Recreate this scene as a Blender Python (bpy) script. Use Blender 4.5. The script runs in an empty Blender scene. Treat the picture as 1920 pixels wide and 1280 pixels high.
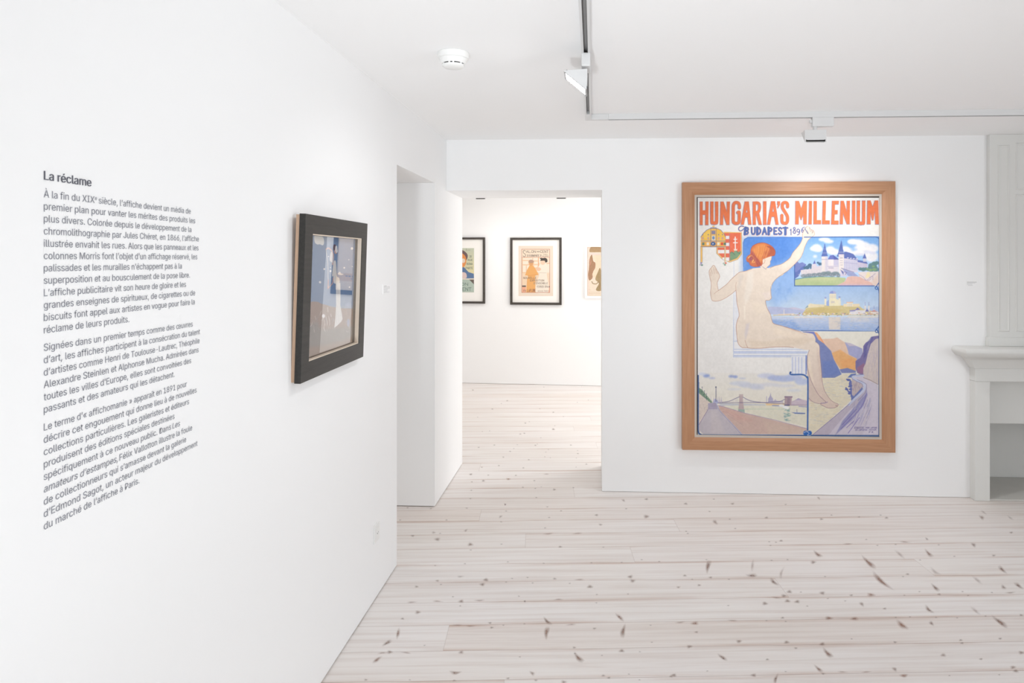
import bpy, bmesh, math, random
import numpy as np
from mathutils import Vector, Matrix

# ------------------------------------------------------------------ camera, light, exposure
scene = bpy.context.scene
COL = scene.collection
TH = math.radians(2.9)          # camera turned a little to the left of the room axis
FPX, CX, CY, EYE = 1300.0, 1047.0, 487.0, 1.6

cam_data = bpy.data.cameras.new('camera')
cam_data.sensor_fit = 'HORIZONTAL'
cam_data.sensor_width = 36.0
cam_data.lens = FPX / 1920.0 * 36.0
cam_data.shift_x = -(CX - 960.0) / 1920.0
cam_data.shift_y = -(640.0 - CY) / 1920.0
cam_data.clip_start = 0.05
cam = bpy.data.objects.new('camera', cam_data)
cam.location = (0, 0, EYE)
cam.rotation_euler = (math.pi / 2, 0, TH)
COL.objects.link(cam)
scene.camera = cam

scene.view_settings.view_transform = 'Standard'
scene.view_settings.look = 'None'
scene.view_settings.gamma = 1.0
scene.view_settings.use_curve_mapping = False
scene.view_settings.exposure = 0.11
try:
    scene.cycles.diffuse_bounces = 8
    scene.cycles.max_bounces = 14
    scene.cycles.glossy_bounces = 4
    scene.cycles.caustics_reflective = False
    scene.cycles.caustics_refractive = False
except Exception:
    pass

world = bpy.data.worlds.new('daylight')
scene.world = world
world.use_nodes = True
world.node_tree.nodes['Background'].inputs[0].default_value = (0.82, 0.91, 1.0, 1)
world.node_tree.nodes['Background'].inputs[1].default_value = 1.0


def aim(o, target):
    d = Vector(target) - o.location
    o.rotation_euler = d.to_track_quat('-Z', 'Y').to_euler()


def area(name, loc, target, sx, sy, power, col=(1, 1, 1), spread=math.pi):
    l = bpy.data.lights.new(name, 'AREA')
    l.shape = 'RECTANGLE'
    l.size, l.size_y = sx, sy
    l.energy = power
    l.color = col
    l.spread = spread
    o = bpy.data.objects.new(name, l)
    o.location = loc
    COL.objects.link(o)
    aim(o, target)
    return o


def spot(name, loc, target, power, angle=110, blend=1.0, size=0.035, col=(1, 0.985, 0.965)):
    l = bpy.data.lights.new(name, 'SPOT')
    l.energy = power
    l.spot_size = math.radians(angle)
    l.spot_blend = blend
    l.shadow_soft_size = size
    l.color = col
    o = bpy.data.objects.new(name, l)
    o.location = loc
    COL.objects.link(o)
    aim(o, target)
    return o


# added soft fill at the unseen windows behind and beside the camera
FILL_COL = (0.915, 0.966, 1.0)
area('window_daylight', (0.55, -3.72, 1.45), (0.55, 0, 1.9), 1.3, 1.7, 3, FILL_COL)
area('window_daylight', (3.25, -3.72, 1.45), (3.25, 0, 1.9), 1.3, 1.7, 3, FILL_COL)
area('window_daylight', (5.13, -1.3, 1.45), (0, 0.4, 1.6), 2.2, 1.7, 63, FILL_COL, math.radians(128))
# added fill spot behind the camera, aimed up at the ceiling
spot('ceiling_fill', (-0.5, -0.8, 0.3), (0.2, 3.6, 2.44), 222, 56, 1.0, 0.15, FILL_COL)
# track spots: the lamp in view turned to the left wall, the one over the large poster
spot('track_light_left', (-0.125, 2.75, 2.265), (-1.03, 3.0, 0.75), 9.5, 125, col=(0.98, 0.99, 1))
spot('track_light_back', (1.50, 4.07, 2.27), (1.52, 4.80, 0.9), 31, 126, col=(0.98, 0.99, 1))
# the bright room beyond
for xx in (-1.29, -0.37, 1.3):
    spot('far_room_light', (xx, 7.99, 2.22), (xx, 8.9, 0.6), 9, 150, col=(1, 0.985, 0.965))
area('far_room_fill', (2.2, 7.0, 1.5), (0, 7.0, 1.2), 1.6, 1.6, 41, (0.985, 0.99, 0.98))  # added fill from the right, no window in that room
# added dim fill in the unseen passage left of the doorway
area('passage_fill', (-3.2, 4.0, 2.3), (-3.2, 4.0, 0), 0.5, 0.5, 11, (1, 0.98, 0.95))

# ------------------------------------------------------------------ pixel <-> place helpers
Fv = np.array([-math.sin(TH), math.cos(TH), 0.0])
Rv = np.array([math.cos(TH), math.sin(TH), 0.0])
CAM = np.array([0, 0, EYE])


def rays(px, py):
    px = np.asarray(px, float)
    py = np.asarray(py, float)
    a = (px - CX) / FPX
    b = (CY - py) / FPX
    return Fv + a[..., None] * Rv + b[..., None] * np.array([0, 0, 1.0])


def hit(px, py, p0, n):
    d = rays(px, py)
    n = np.asarray(n, float)
    t = np.dot(np.asarray(p0, float) - CAM, n) / (d @ n)
    return CAM + t[..., None] * d


def hx(px, py, X):
    return hit(px, py, (X, 0, 0), (1, 0, 0))


def hy(px, py, Y):
    return hit(px, py, (0, Y, 0), (0, 1, 0))


def hz(px, py, Z=0.0):
    return hit(px, py, (0, 0, Z), (0, 0, 1))


X0, Y0, ZC = -1.027, 4.80, 2.437
Y1 = 5.386                      # far face of the back wall
XR, YN = 5.2, -3.8              # right wall, wall behind the camera

# ------------------------------------------------------------------ object helpers


def link_mesh(name, me, mats, parent=None):
    o = bpy.data.objects.new(name, me)
    COL.objects.link(o)
    for m in (mats if isinstance(mats, (list, tuple)) else [mats]):
        me.materials.append(m)
    if parent is not None:
        o.parent = parent
        # geometry is written in world coordinates; take the parent's place out of it
        p = Vector(parent.get('base', (0, 0, 0)))
        if p.length > 0:
            me.transform(Matrix.Translation(-p))
    return o


def obj(name, bm, mats, parent=None, smooth=False, angle=None):
    bmesh.ops.recalc_face_normals(bm, faces=bm.faces)
    me = bpy.data.meshes.new(name)
    bm.to_mesh(me)
    bm.free()
    if smooth:
        for p in me.polygons:
            p.use_smooth = True
        if angle:
            me.set_sharp_from_angle(angle=math.radians(angle))
    return link_mesh(name, me, mats, parent)


def thing(name, label, cat, loc, group=None):
    o = bpy.data.objects.new(name, None)
    o.empty_display_size = 0.1
    COL.objects.link(o)
    o.location = loc
    o['base'] = [float(v) for v in loc]
    o['label'] = label
    o['category'] = cat
    if group:
        o['group'] = group
    return o


def finish_things():
    for o in COL.objects:
        if 'base' in o:
            del o['base']


def struct(name, bm, m, label=None):
    o = obj(name, bm, m)
    o['kind'] = 'structure'
    if label:
        o['label'] = label
    return o


def box(bm, x0, x1, y0, y1, z0, z1, mi=0):
    v = [bm.verts.new(p) for p in ((x0, y0, z0), (x1, y0, z0), (x1, y1, z0), (x0, y1, z0),
                                   (x0, y0, z1), (x1, y0, z1), (x1, y1, z1), (x0, y1, z1))]
    fs = [(0, 3, 2, 1), (4, 5, 6, 7), (0, 1, 5, 4), (1, 2, 6, 5), (2, 3, 7, 6), (3, 0, 4, 7)]
    for f in fs:
        fc = bm.faces.new([v[i] for i in f])
        fc.material_index = mi
    return v


def bbox(x0, x1, y0, y1, z0, z1, bev=0.002, seg=2):
    bm = bmesh.new()
    box(bm, x0, x1, y0, y1, z0, z1)
    if bev:
        bmesh.ops.bevel(bm, geom=list(bm.edges), offset=bev, segments=seg, affect='EDGES', profile=0.6)
    return bm


def lathe(bm, cx, cy, prof, n=48):
    rings = []
    for r, z in prof:
        rings.append([bm.verts.new((cx + r * math.cos(2 * math.pi * k / n), cy + r * math.sin(2 * math.pi * k / n), z)) for k in range(n)])
    for a, b in zip(rings[:-1], rings[1:]):
        for k in range(n):
            bm.faces.new((a[k], a[(k + 1) % n], b[(k + 1) % n], b[k]))
    bm.faces.new(rings[0])
    bm.faces.new(rings[-1][::-1])


def lin(c):
    c = np.asarray(c, float) / 255.0
    return np.where(c <= 0.04045, c / 12.92, ((c + 0.055) / 1.055) ** 2.4)


# ------------------------------------------------------------------ materials


def newmat(name):
    m = bpy.data.materials.new(name)
    m.use_nodes = True
    nt = m.node_tree
    return m, nt, nt.nodes['Principled BSDF']


def plain(name, rgb, rough=0.5, noise=0.02, scale=8.0, bump=0.0, metal=0.0, spec=0.5, bscale=None):
    m, nt, b = newmat(name)
    N = nt.nodes
    tc = N.new('ShaderNodeTexCoord')
    no = N.new('ShaderNodeTexNoise')
    no.inputs['Scale'].default_value = scale
    no.inputs['Detail'].default_value = 4
    nt.links.new(tc.outputs['Object'], no.inputs['Vector'])
    mr = N.new('ShaderNodeMapRange')
    mr.inputs['To Min'].default_value = 1 - noise
    mr.inputs['To Max'].default_value = 1 + noise
    nt.links.new(no.outputs['Fac'], mr.inputs['Value'])
    mx = N.new('ShaderNodeMix')
    mx.data_type = 'RGBA'
    mx.blend_type = 'MULTIPLY'
    mx.inputs['Factor'].default_value = 1.0
    mx.inputs['A'].default_value = (*lin(rgb), 1)
    nt.links.new(mr.outputs['Result'], mx.inputs['B'])
    nt.links.new(mx.outputs['Result'], b.inputs['Base Color'])
    b.inputs['Roughness'].default_value = rough
    b.inputs['Metallic'].default_value = metal
    b.inputs['Specular IOR Level'].default_value = spec
    if bump:
        n2 = N.new('ShaderNodeTexNoise')
        n2.inputs['Scale'].default_value = bscale or scale * 12
        n2.inputs['Detail'].default_value = 3
        nt.links.new(tc.outputs['Object'], n2.inputs['Vector'])
        bp = N.new('ShaderNodeBump')
        bp.inputs['Strength'].default_value = bump
        bp.inputs['Distance'].default_value = 0.002
        nt.links.new(n2.outputs['Fac'], bp.inputs['Height'])
        nt.links.new(bp.outputs['Normal'], b.inputs['Normal'])
    return m


M_WALL = plain('white_wall_paint', (245, 245, 245), 0.75, 0.006, 1.2, 0.05, spec=0.25, bscale=220)
M_CEIL = plain('white_ceiling_paint', (249, 249, 249), 0.8, 0.006, 1.0, 0.03, spec=0.2, bscale=180)
M_MANTEL = plain('white_painted_stone', (226, 226, 223), 0.6, 0.02, 5, 0.12, spec=0.3, bscale=60)
M_HEARTH = plain('grey_hearth_stone', (205, 203, 198), 0.7, 0.05, 9, 0.2, spec=0.3)
M_WHITE = plain('white_lacquer', (232, 232, 231), 0.4, 0.01, 10, spec=0.4)
M_TRACK = plain('white_track_metal', (217, 217, 217), 0.4, 0.01, 10, spec=0.4)
M_GROOVE = plain('grey_track_groove', (168, 168, 168), 0.5, 0.05, 20)
M_COND = plain('dark_conductor_strip', (84, 84, 84), 0.5, 0.05, 20)
M_BLACK = plain('black_slot', (22, 22, 22), 0.6, 0.05, 20)
M_PLASTIC = plain('white_plastic', (238, 238, 236), 0.35, 0.01, 10, spec=0.4)
M_VINYL = plain('grey_vinyl_lettering', (140, 142, 150), 0.6, 0.01, 10, spec=0.2)
M_VINYL_D = plain('dark_grey_vinyl_lettering', (112, 113, 122), 0.6, 0.01, 10, spec=0.2)
M_CARD = plain('white_card', (246, 246, 246), 0.8, 0.01, 10, spec=0.2)
M_INK = plain('grey_ink', (204, 204, 204), 0.8, 0.02, 10, spec=0.1)
M_MAT = plain('cream_mount_board', (244, 241, 236), 0.85, 0.01, 20, spec=0.1)
M_FRAMEW = plain('white_frame_lacquer', (246, 244, 241), 0.5, 0.01, 10, spec=0.3)
M_LINEN = plain('grey_linen_slip', (198, 188, 178), 0.8, 0.03, 300, 0.2, spec=0.1, bscale=900)
M_BACK = plain('dark_rebate', (70, 58, 50), 0.8, 0.05, 30)
M_TAN = plain('tan_back_strip', (178, 150, 128), 0.7, 0.06, 40, spec=0.2)
M_CREAM = plain('pale_wooden_slip', (226, 211, 194), 0.6, 0.04, 60, spec=0.2)


def wood_frame(name, c1, c2, rough=0.42, scale=(1, 1, 1), dens=90, bump=0.15, spec=0.4):
    m, nt, b = newmat(name)
    N = nt.nodes
    tc = N.new('ShaderNodeTexCoord')
    mp = N.new('ShaderNodeMapping')
    mp.inputs['Scale'].default_value = scale
    nt.links.new(tc.outputs['Object'], mp.inputs['Vector'])
    no = N.new('ShaderNodeTexNoise')
    no.inputs['Scale'].default_value = dens
    no.inputs['Detail'].default_value = 5
    no.inputs['Roughness'].default_value = 0.6
    nt.links.new(mp.outputs['Vector'], no.inputs['Vector'])
    cr = N.new('ShaderNodeValToRGB')
    cr.color_ramp.elements[0].position = 0.32
    cr.color_ramp.elements[0].color = (*lin(c1), 1)
    cr.color_ramp.elements[1].position = 0.68
    cr.color_ramp.elements[1].color = (*lin(c2), 1)
    nt.links.new(no.outputs['Fac'], cr.inputs['Fac'])
    nt.links.new(cr.outputs['Color'], b.inputs['Base Color'])
    b.inputs['Roughness'].default_value = rough
    b.inputs['Specular IOR Level'].default_value = spec
    bp = N.new('ShaderNodeBump')
    bp.inputs['Strength'].default_value = bump
    bp.inputs['Distance'].default_value = 0.001
    nt.links.new(no.outputs['Fac'], bp.inputs['Height'])
    nt.links.new(bp.outputs['Normal'], b.inputs['Normal'])
    return m


# stiles run up and down, rails run across: one wood turned two ways
M_OAK_V = wood_frame('oak_stile', (172, 124, 90), (189, 142, 107), scale=(1, 1, 0.05))
M_OAK_H = wood_frame('oak_rail', (172, 124, 90), (189, 142, 107), scale=(0.05, 1, 1))
M_CHAR = wood_frame('charcoal_stained_wood', (33, 31, 29), (47, 45, 42), rough=0.45, scale=(1, 0.08, 1), dens=110, spec=0.35)
M_BLACKF = wood_frame('black_frame_wood', (62, 56, 51), (74, 68, 62), rough=0.5, scale=(1, 1, 1), dens=40)
M_NAVY = wood_frame('dark_blue_frame_wood', (26, 50, 84), (34, 60, 96), rough=0.5, dens=40)


def glass_mat():
    m, nt, b = newmat('picture_glass')
    N = nt.nodes
    nt.nodes.remove(b)
    out = N['Material Output']
    tr = N.new('ShaderNodeBsdfTransparent')
    gl = N.new('ShaderNodeBsdfGlossy')
    gl.inputs['Roughness'].default_value = 0.0
    lw = N.new('ShaderNodeLayerWeight')
    lw.inputs['Blend'].default_value = 0.5
    pw = N.new('ShaderNodeMath')
    pw.operation = 'POWER'
    pw.inputs[1].default_value = 4.0
    nt.links.new(lw.outputs['Facing'], pw.inputs[0])
    fr = N.new('ShaderNodeMapRange')
    fr.inputs['To Min'].default_value = 0.03
    fr.inputs['To Max'].default_value = 1.0
    nt.links.new(pw.outputs[0], fr.inputs['Value'])
    mx = N.new('ShaderNodeMixShader')
    nt.links.new(fr.outputs['Result'], mx.inputs['Fac'])
    nt.links.new(tr.outputs[0], mx.inputs[1])
    nt.links.new(gl.outputs[0], mx.inputs[2])
    nt.links.new(mx.outputs[0], out.inputs['Surface'])
    return m


M_GLASS = glass_mat()


def emit_mat(name, col, strength):
    m, nt, b = newmat(name)
    b.inputs['Base Color'].default_value = (1, 1, 1, 1)
    b.inputs['Emission Color'].default_value = (*col, 1)
    b.inputs['Emission Strength'].default_value = strength
    return m


M_LENS = emit_mat('lit_lamp_lens', (1, 0.99, 0.97), 14.0)


def paint_mat(name, rough=0.75):
    """Ink and paint: the colours of the picture, stored on its mesh, over a fine paper grain."""
    m, nt, b = newmat(name)
    N = nt.nodes
    at = N.new('ShaderNodeAttribute')
    at.attribute_name = 'ink'
    tc = N.new('ShaderNodeTexCoord')
    no = N.new('ShaderNodeTexNoise')
    no.inputs['Scale'].default_value = 160
    no.inputs['Detail'].default_value = 3
    nt.links.new(tc.outputs['Object'], no.inputs['Vector'])
    mr = N.new('ShaderNodeMapRange')
    mr.inputs['To Min'].default_value = 0.965
    mr.inputs['To Max'].default_value = 1.035
    nt.links.new(no.outputs['Fac'], mr.inputs['Value'])
    mx = N.new('ShaderNodeMix')
    mx.data_type = 'RGBA'
    mx.blend_type = 'MULTIPLY'
    mx.inputs['Factor'].default_value = 1.0
    nt.links.new(at.outputs['Color'], mx.inputs['A'])
    nt.links.new(mr.outputs['Result'], mx.inputs['B'])
    nt.links.new(mx.outputs['Result'], b.inputs['Base Color'])
    b.inputs['Roughness'].default_value = rough
    b.inputs['Specular IOR Level'].default_value = 0.2
    return m


M_PAINT = paint_mat('ink_on_paper')

PLANK_ANG = math.radians(4.6)
PLANK_W = 0.2014


def floor_mat():
    m, nt, b = newmat('whitewashed_pine_boards')
    N, L = nt.nodes, nt.links

    def math_(op, a, b_=None, clamp=False):
        n = N.new('ShaderNodeMath')
        n.operation = op
        n.use_clamp = clamp
        for i, v in enumerate((a, b_)):
            if v is None:
                continue
            if isinstance(v, (int, float)):
                n.inputs[i].default_value = v
            else:
                L.new(v, n.inputs[i])
        return n.outputs[0]

    tc = N.new('ShaderNodeTexCoord')
    mp = N.new('ShaderNodeMapping')
    mp.vector_type = 'TEXTURE'
    p = hz(1260, 1213)
    mp.inputs['Location'].default_value = (p[0], p[1], 0)
    mp.inputs['Rotation'].default_value = (0, 0, PLANK_ANG)
    L.new(tc.outputs['Object'], mp.inputs['Vector'])
    sp = N.new('ShaderNodeSeparateXYZ')
    L.new(mp.outputs['Vector'], sp.inputs[0])
    # boards are not perfectly straight-edged
    wob = N.new('ShaderNodeTexNoise')
    wob.inputs['Scale'].default_value = 0.8
    L.new(mp.outputs['Vector'], wob.inputs['Vector'])
    yy = math_('ADD', sp.outputs['Y'], math_('MULTIPLY', math_('SUBTRACT', wob.outputs['Fac'], 0.5), 0.012))
    v = math_('DIVIDE', yy, PLANK_W)
    row = math_('FLOOR', v)
    fr = math_('FRACT', v)
    wn = N.new('ShaderNodeTexWhiteNoise')
    wn.noise_dimensions = '1D'
    L.new(row, wn.inputs['W'])
    u = math_('DIVIDE', math_('ADD', sp.outputs['X'], math_('MULTIPLY', wn.outputs['Value'], 9.0)), 4.3)
    cell = math_('FLOOR', u)
    fu = math_('FRACT', u)
    wn2 = N.new('ShaderNodeTexWhiteNoise')
    wn2.noise_dimensions = '2D'
    cb = N.new('ShaderNodeCombineXYZ')
    L.new(row, cb.inputs[0])
    L.new(cell, cb.inputs[1])
    L.new(cb.outputs[0], wn2.inputs['Vector'])
    # edge distance in metres
    e = math_('MULTIPLY', math_('MINIMUM', fr, math_('SUBTRACT', 1.0, fr)), PLANK_W)
    eu = math_('MULTIPLY', math_('MINIMUM', fu, math_('SUBTRACT', 1.0, fu)), 4.3)
    # grain
    gm = N.new('ShaderNodeMapping')
    gm.inputs['Scale'].default_value = (0.55, 15.0, 1)
    off = N.new('ShaderNodeCombineXYZ')
    L.new(math_('MULTIPLY', wn2.outputs['Value'], 40.0), off.inputs[0])
    L.new(math_('MULTIPLY', wn.outputs['Value'], 17.0), off.inputs[1])
    va = N.new('ShaderNodeVectorMath')
    L.new(mp.outputs['Vector'], va.inputs[0])
    L.new(off.outputs[0], va.inputs[1])
    L.new(va.outputs[0], gm.inputs['Vector'])
    g = N.new('ShaderNodeTexNoise')
    g.inputs['Scale'].default_value = 2.2
    g.inputs['Detail'].default_value = 7
    g.inputs['Roughness'].default_value = 0.62
    g.inputs['Distortion'].default_value = 0.5
    L.new(gm.outputs[0], g.inputs['Vector'])
    cr = N.new('ShaderNodeValToRGB')
    el = cr.color_ramp.elements
    el[0].position, el[0].color = 0.28, (*lin((224, 216, 212)), 1)
    el[1].position, el[1].color = 0.72, (*lin((245, 243, 242)), 1)
    k = el.new(0.5)
    k.color = (*lin((238, 234, 232)), 1)
    L.new(g.outputs['Fac'], cr.inputs['Fac'])
    # board-to-board tint
    cr2 = N.new('ShaderNodeValToRGB')
    el = cr2.color_ramp.elements
    el[0].position, el[0].color = 0.0, (0.94, 0.905, 0.88, 1)
    el[1].position, el[1].color = 1.0, (1.0, 1.0, 1.0, 1)
    k = el.new(0.35)
    k.color = (0.975, 0.965, 0.958, 1)
    L.new(wn2.outputs['Value'], cr2.inputs['Fac'])
    mx = N.new('ShaderNodeMix')
    mx.data_type = 'RGBA'
    mx.blend_type = 'MULTIPLY'
    mx.inputs['Factor'].default_value = 1.0
    L.new(cr.outputs['Color'], mx.inputs['A'])
    L.new(cr2.outputs['Color'], mx.inputs['B'])
    # brown heartwood figure that comes and goes along the board edges
    hm = N.new('ShaderNodeMapping')
    hm.inputs['Scale'].default_value = (1.0, 6.0, 1)
    L.new(va.outputs[0], hm.inputs['Vector'])
    h = N.new('ShaderNodeTexNoise')
    h.inputs['Scale'].default_value = 1.3
    h.inputs['Detail'].default_value = 5
    L.new(hm.outputs[0], h.inputs['Vector'])
    hmask = N.new('ShaderNodeMapRange')
    hmask.inputs['From Min'].default_value = 0.46
    hmask.inputs['From Max'].default_value = 0.72
    L.new(h.outputs['Fac'], hmask.inputs['Value'])
    near = N.new('ShaderNodeMapRange')
    near.inputs['From Min'].default_value = 0.026
    near.inputs['From Max'].default_value = 0.002
    L.new(e, near.inputs['Value'])
    fig = N.new('ShaderNodeTexWave')
    fig.bands_direction = 'Y'
    fig.inputs['Scale'].default_value = 22
    fig.inputs['Distortion'].default_value = 6
    fig.inputs['Detail'].default_value = 2
    fig.inputs['Detail Scale'].default_value = 0.6
    fm = N.new('ShaderNodeMapping')
    fm.inputs['Scale'].default_value = (0.25, 1.4, 1)
    L.new(va.outputs[0], fm.inputs['Vector'])
    L.new(fm.outputs[0], fig.inputs['Vector'])
    heart = math_('MULTIPLY', math_('MULTIPLY', hmask.outputs[0], near.outputs[0]), math_('MULTIPLY_ADD', fig.outputs['Fac'], 0.8))
    mx2 = N.new('ShaderNodeMix')
    mx2.data_type = 'RGBA'
    L.new(math_('MULTIPLY', heart, 0.85, True), mx2.inputs['Factor'])
    L.new(mx.outputs['Result'], mx2.inputs['A'])
    mx2.inputs['B'].default_value = (*lin((186, 152, 132)), 1)
    # broad pinkish and sandy patches from uneven whitewash
    bl = N.new('ShaderNodeTexNoise')
    bl.inputs['Scale'].default_value = 1.1
    bl.inputs['Detail'].default_value = 3
    L.new(mp.outputs['Vector'], bl.inputs['Vector'])
    cb2 = N.new('ShaderNodeValToRGB')
    cb2.color_ramp.elements[0].position, cb2.color_ramp.elements[0].color = 0.36, (0.98, 0.968, 0.95, 1)
    cb2.color_ramp.elements[1].position, cb2.color_ramp.elements[1].color = 0.62, (1, 0.995, 0.993, 1)
    L.new(bl.outputs['Fac'], cb2.inputs['Fac'])
    mxb = N.new('ShaderNodeMix')
    mxb.data_type = 'RGBA'
    mxb.blend_type = 'MULTIPLY'
    mxb.inputs['Factor'].default_value = 1.0
    L.new(mx2.outputs['Result'], mxb.inputs['A'])
    L.new(cb2.outputs['Color'], mxb.inputs['B'])
    mx2 = mxb
    # seams and butt joints
    s1 = N.new('ShaderNodeMapRange')
    s1.inputs['From Min'].default_value = 0.0022
    s1.inputs['From Max'].default_value = 0.0004
    L.new(e, s1.inputs['Value'])
    s2 = N.new('ShaderNodeMapRange')
    s2.inputs['From Min'].default_value = 0.003
    s2.inputs['From Max'].default_value = 0.0005
    L.new(eu, s2.inputs['Value'])
    seam = math_('MULTIPLY', math_('MAXIMUM', s1.outputs[0], math_('MULTIPLY', s2.outputs[0], 0.45)), 0.5)
    mx3 = N.new('ShaderNodeMix')
    mx3.data_type = 'RGBA'
    L.new(seam, mx3.inputs['Factor'])
    L.new(mx2.outputs['Result'], mx3.inputs['A'])
    mx3.inputs['B'].default_value = (*lin((150, 128, 116)), 1)
    L.new(mx3.outputs['Result'], b.inputs['Base Color'])
    b.inputs['Roughness'].default_value = 0.5
    b.inputs['Specular IOR Level'].default_value = 0.3
    bp = N.new('ShaderNodeBump')
    bp.inputs['Strength'].default_value = 0.12
    bp.inputs['Distance'].default_value = 0.001
    L.new(g.outputs['Fac'], bp.inputs['Height'])
    L.new(bp.outputs['Normal'], b.inputs['Normal'])
    return m


def knot_mat():
    m, nt, b = newmat('pine_knot')
    N, L = nt.nodes, nt.links
    at = N.new('ShaderNodeAttribute')
    at.attribute_name = 'knot'
    tc = N.new('ShaderNodeTexCoord')
    no = N.new('ShaderNodeTexNoise')
    no.inputs['Scale'].default_value = 120
    no.inputs['Detail'].default_value = 4
    L.new(tc.outputs['Object'], no.inputs['Vector'])
    mr = N.new('ShaderNodeMapRange')
    mr.inputs['To Min'].default_value = 0.35
    mr.inputs['To Max'].default_value = 0.98
    L.new(no.outputs['Fac'], mr.inputs['Value'])
    sx = N.new('ShaderNodeSeparateColor')
    L.new(at.outputs['Color'], sx.inputs[0])
    mu = N.new('ShaderNodeMath')
    mu.operation = 'MULTIPLY'
    mu.use_clamp = True
    L.new(sx.outputs[0], mu.inputs[0])
    L.new(mr.outputs[0], mu.inputs[1])
    cr = N.new('ShaderNodeMix')
    cr.data_type = 'RGBA'
    cr.inputs['A'].default_value = (*lin((150, 126, 115)), 1)
    cr.inputs['B'].default_value = (*lin((172, 126, 104)), 1)
    L.new(sx.outputs[1], cr.inputs['Factor'])
    L.new(cr.outputs['Result'], b.inputs['Base Color'])
    b.inputs['Roughness'].default_value = 0.5
    b.inputs['Specular IOR Level'].default_value = 0.3
    L.new(mu.outputs[0], b.inputs['Alpha'])
    return m


M_FLOOR = floor_mat()
M_KNOT = knot_mat()

# ------------------------------------------------------------------ setting
GAP = 0.006                      # shadow gap between the walls and the boards
yA, yB, zD = 3.577, 4.445, 2.098  # doorway in the left wall
xJ, zL = 0.0585, 2.083            # right jamb and head of the opening ahead
TL = 0.5                          # left wall thickness
fa = hz(867.8, 718.0)
fb = hz(1127.5, 723.6)
far_dir = (fb - fa)
far_dir /= np.linalg.norm(far_dir)
far_n = np.array([far_dir[1], -far_dir[0], 0.0])   # towards the camera
XFL, XFR = -2.7, 2.7


def far_at(x):
    t = (x - fa[0]) / far_dir[0]
    return fa + far_dir * t


# floor: one run of boards through all the rooms, knots let into it
kn_left = """478,150,s 605,155,s 800,152,s 1010,132,d 985,198,m/ 1015,168,s 505,303,m 620,285,m 655,290,s 640,322,M 795,274,m/ 820,350,M
822,380,s 988,227,s 437,217,s 690,217,s 1240,145,s 1315,167,s 1250,203,s 1508,190,m 1530,242,m 1228,260,s 1405,290,r 1245,292,r 1780,198,M
1655,110,m\\ 1780,103,m 1670,155,s 1025,445,s 790,455,s 628,465,s 1220,453,s 1480,450,s 1645,448,s 1755,433,s 1850,443,s 640,548,m 660,568,s
527,580,m 905,543,M 885,568,M 765,525,f 1015,555,s 1048,535,s 1132,530,s 1280,537,m 1415,542,r 1362,562,s 1160,560,s 1472,580,M 1692,526,M
1705,548,M 1310,363,m 1545,365,s 990,348,s 725,635,s 765,685,s 1117,660,d 1085,632,s 1510,623,s 1507,668,s 1680,620,s 533,720,M 450,755,m
927,778,m 937,803,m 425,835,L| 367,885,L/ 310,978,L/ 380,937,M 770,938,M 1240,770,L\\ 1235,828,X| 1635,748,L\\ 1652,825,X| 1497,808,m
1115,783,s 1370,787,r 1803,790,s 1387,912,m 1645,930,M 1410,970,X\\ 737,1050,L 732,1092,m 1158,1053,M\\ 1177,1090,m 250,1088,m 490,1088,s
1025,1080,m 1330,1100,M 1545,1065,m 1575,1077,m 1685,1057,s 1743,1088,s 1915,1070,m 1810,883,s 1745,935,s 1538,955,s 1090,963,s 570,900,s
640,660,r 770,660,M 870,655,r 500,665,r 1300,650,r 750,790,r 820,795,r 340,942,r 470,940,r 1000,790,s 1390,945,s"""
kn_right = """75,128,m 330,128,m 620,132,s 800,97,m\\ 228,103,s 205,170,s 235,228,M\\ 515,204,m 315,212,s 815,212,m 1170,205,m 1020,200,s
1138,190,s 870,190,s 1690,203,M\\ 1845,205,f\\ 1700,175,f\\ 595,330,m 530,335,s 537,355,s 567,338,s 345,263,s 77,278,s 86,290,s 1645,352,M\\
1390,320,m\\ 1455,352,s 1220,350,s 1120,355,s 960,347,r 1270,337,r 1060,323,s 795,405,L\\ 770,447,M 1243,405,F\\ 1400,400,L\\ 1755,410,m
1540,415,s 1353,435,s 1850,285,m 195,468,X| 438,465,F| 188,433,s 543,437,s 630,433,s 1075,452,Y\\ 1435,500,F\\ 1800,487,L\\ 437,520,L
595,508,F| 555,555,L\\ 70,520,m 210,530,m 35,583,m 148,572,m 110,540,s 310,540,s 1140,550,Z\\ 1665,545,F\\ 1437,587,L\\ 1808,583,M\\
1890,575,L\\ 1285,512,m 1260,525,s 835,525,s 640,608,M 820,615,M 610,630,M 630,658,M 683,662,M 570,640,r 507,672,M 703,610,s 978,627,m
1085,625,R 1035,675,M\\ 1160,700,m 1350,607,s 1268,627,s 1457,622,m 850,645,s 945,658,s 738,686,s 307,683,s 1400,705,L\\ 1585,607,s 1745,612,s
1845,613,r 1615,628,s 603,750,m 330,765,r 515,765,s 620,770,s 125,780,R 45,775,r 855,752,R 995,755,R 1220,748,s 1298,745,s 1440,748,s 1555,750,s
1255,790,Q\\ 1415,780,M\\ 1790,775,Y\\ 1710,740,s 1905,735,m 1655,712,F\\ 133,828,m 365,878,M 625,883,M 820,893,M 675,915,m 95,907,M
275,967,L\\ 850,945,X\\ 1217,883,m 1575,872,m 1582,888,m 1790,863,m 980,865,s 1480,953,M 1685,975,m 1905,940,M 520,977,m 800,1030,L\\
825,1055,m 1060,1045,r 1215,1030,M\\ 1265,1065,R 1860,1020,M 1875,1040,M 445,1063,M 620,1043,s 193,1040,s 10,1063,M 565,1085,L| 930,1045,r
1513,1065,s 1785,1060,s"""
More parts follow.
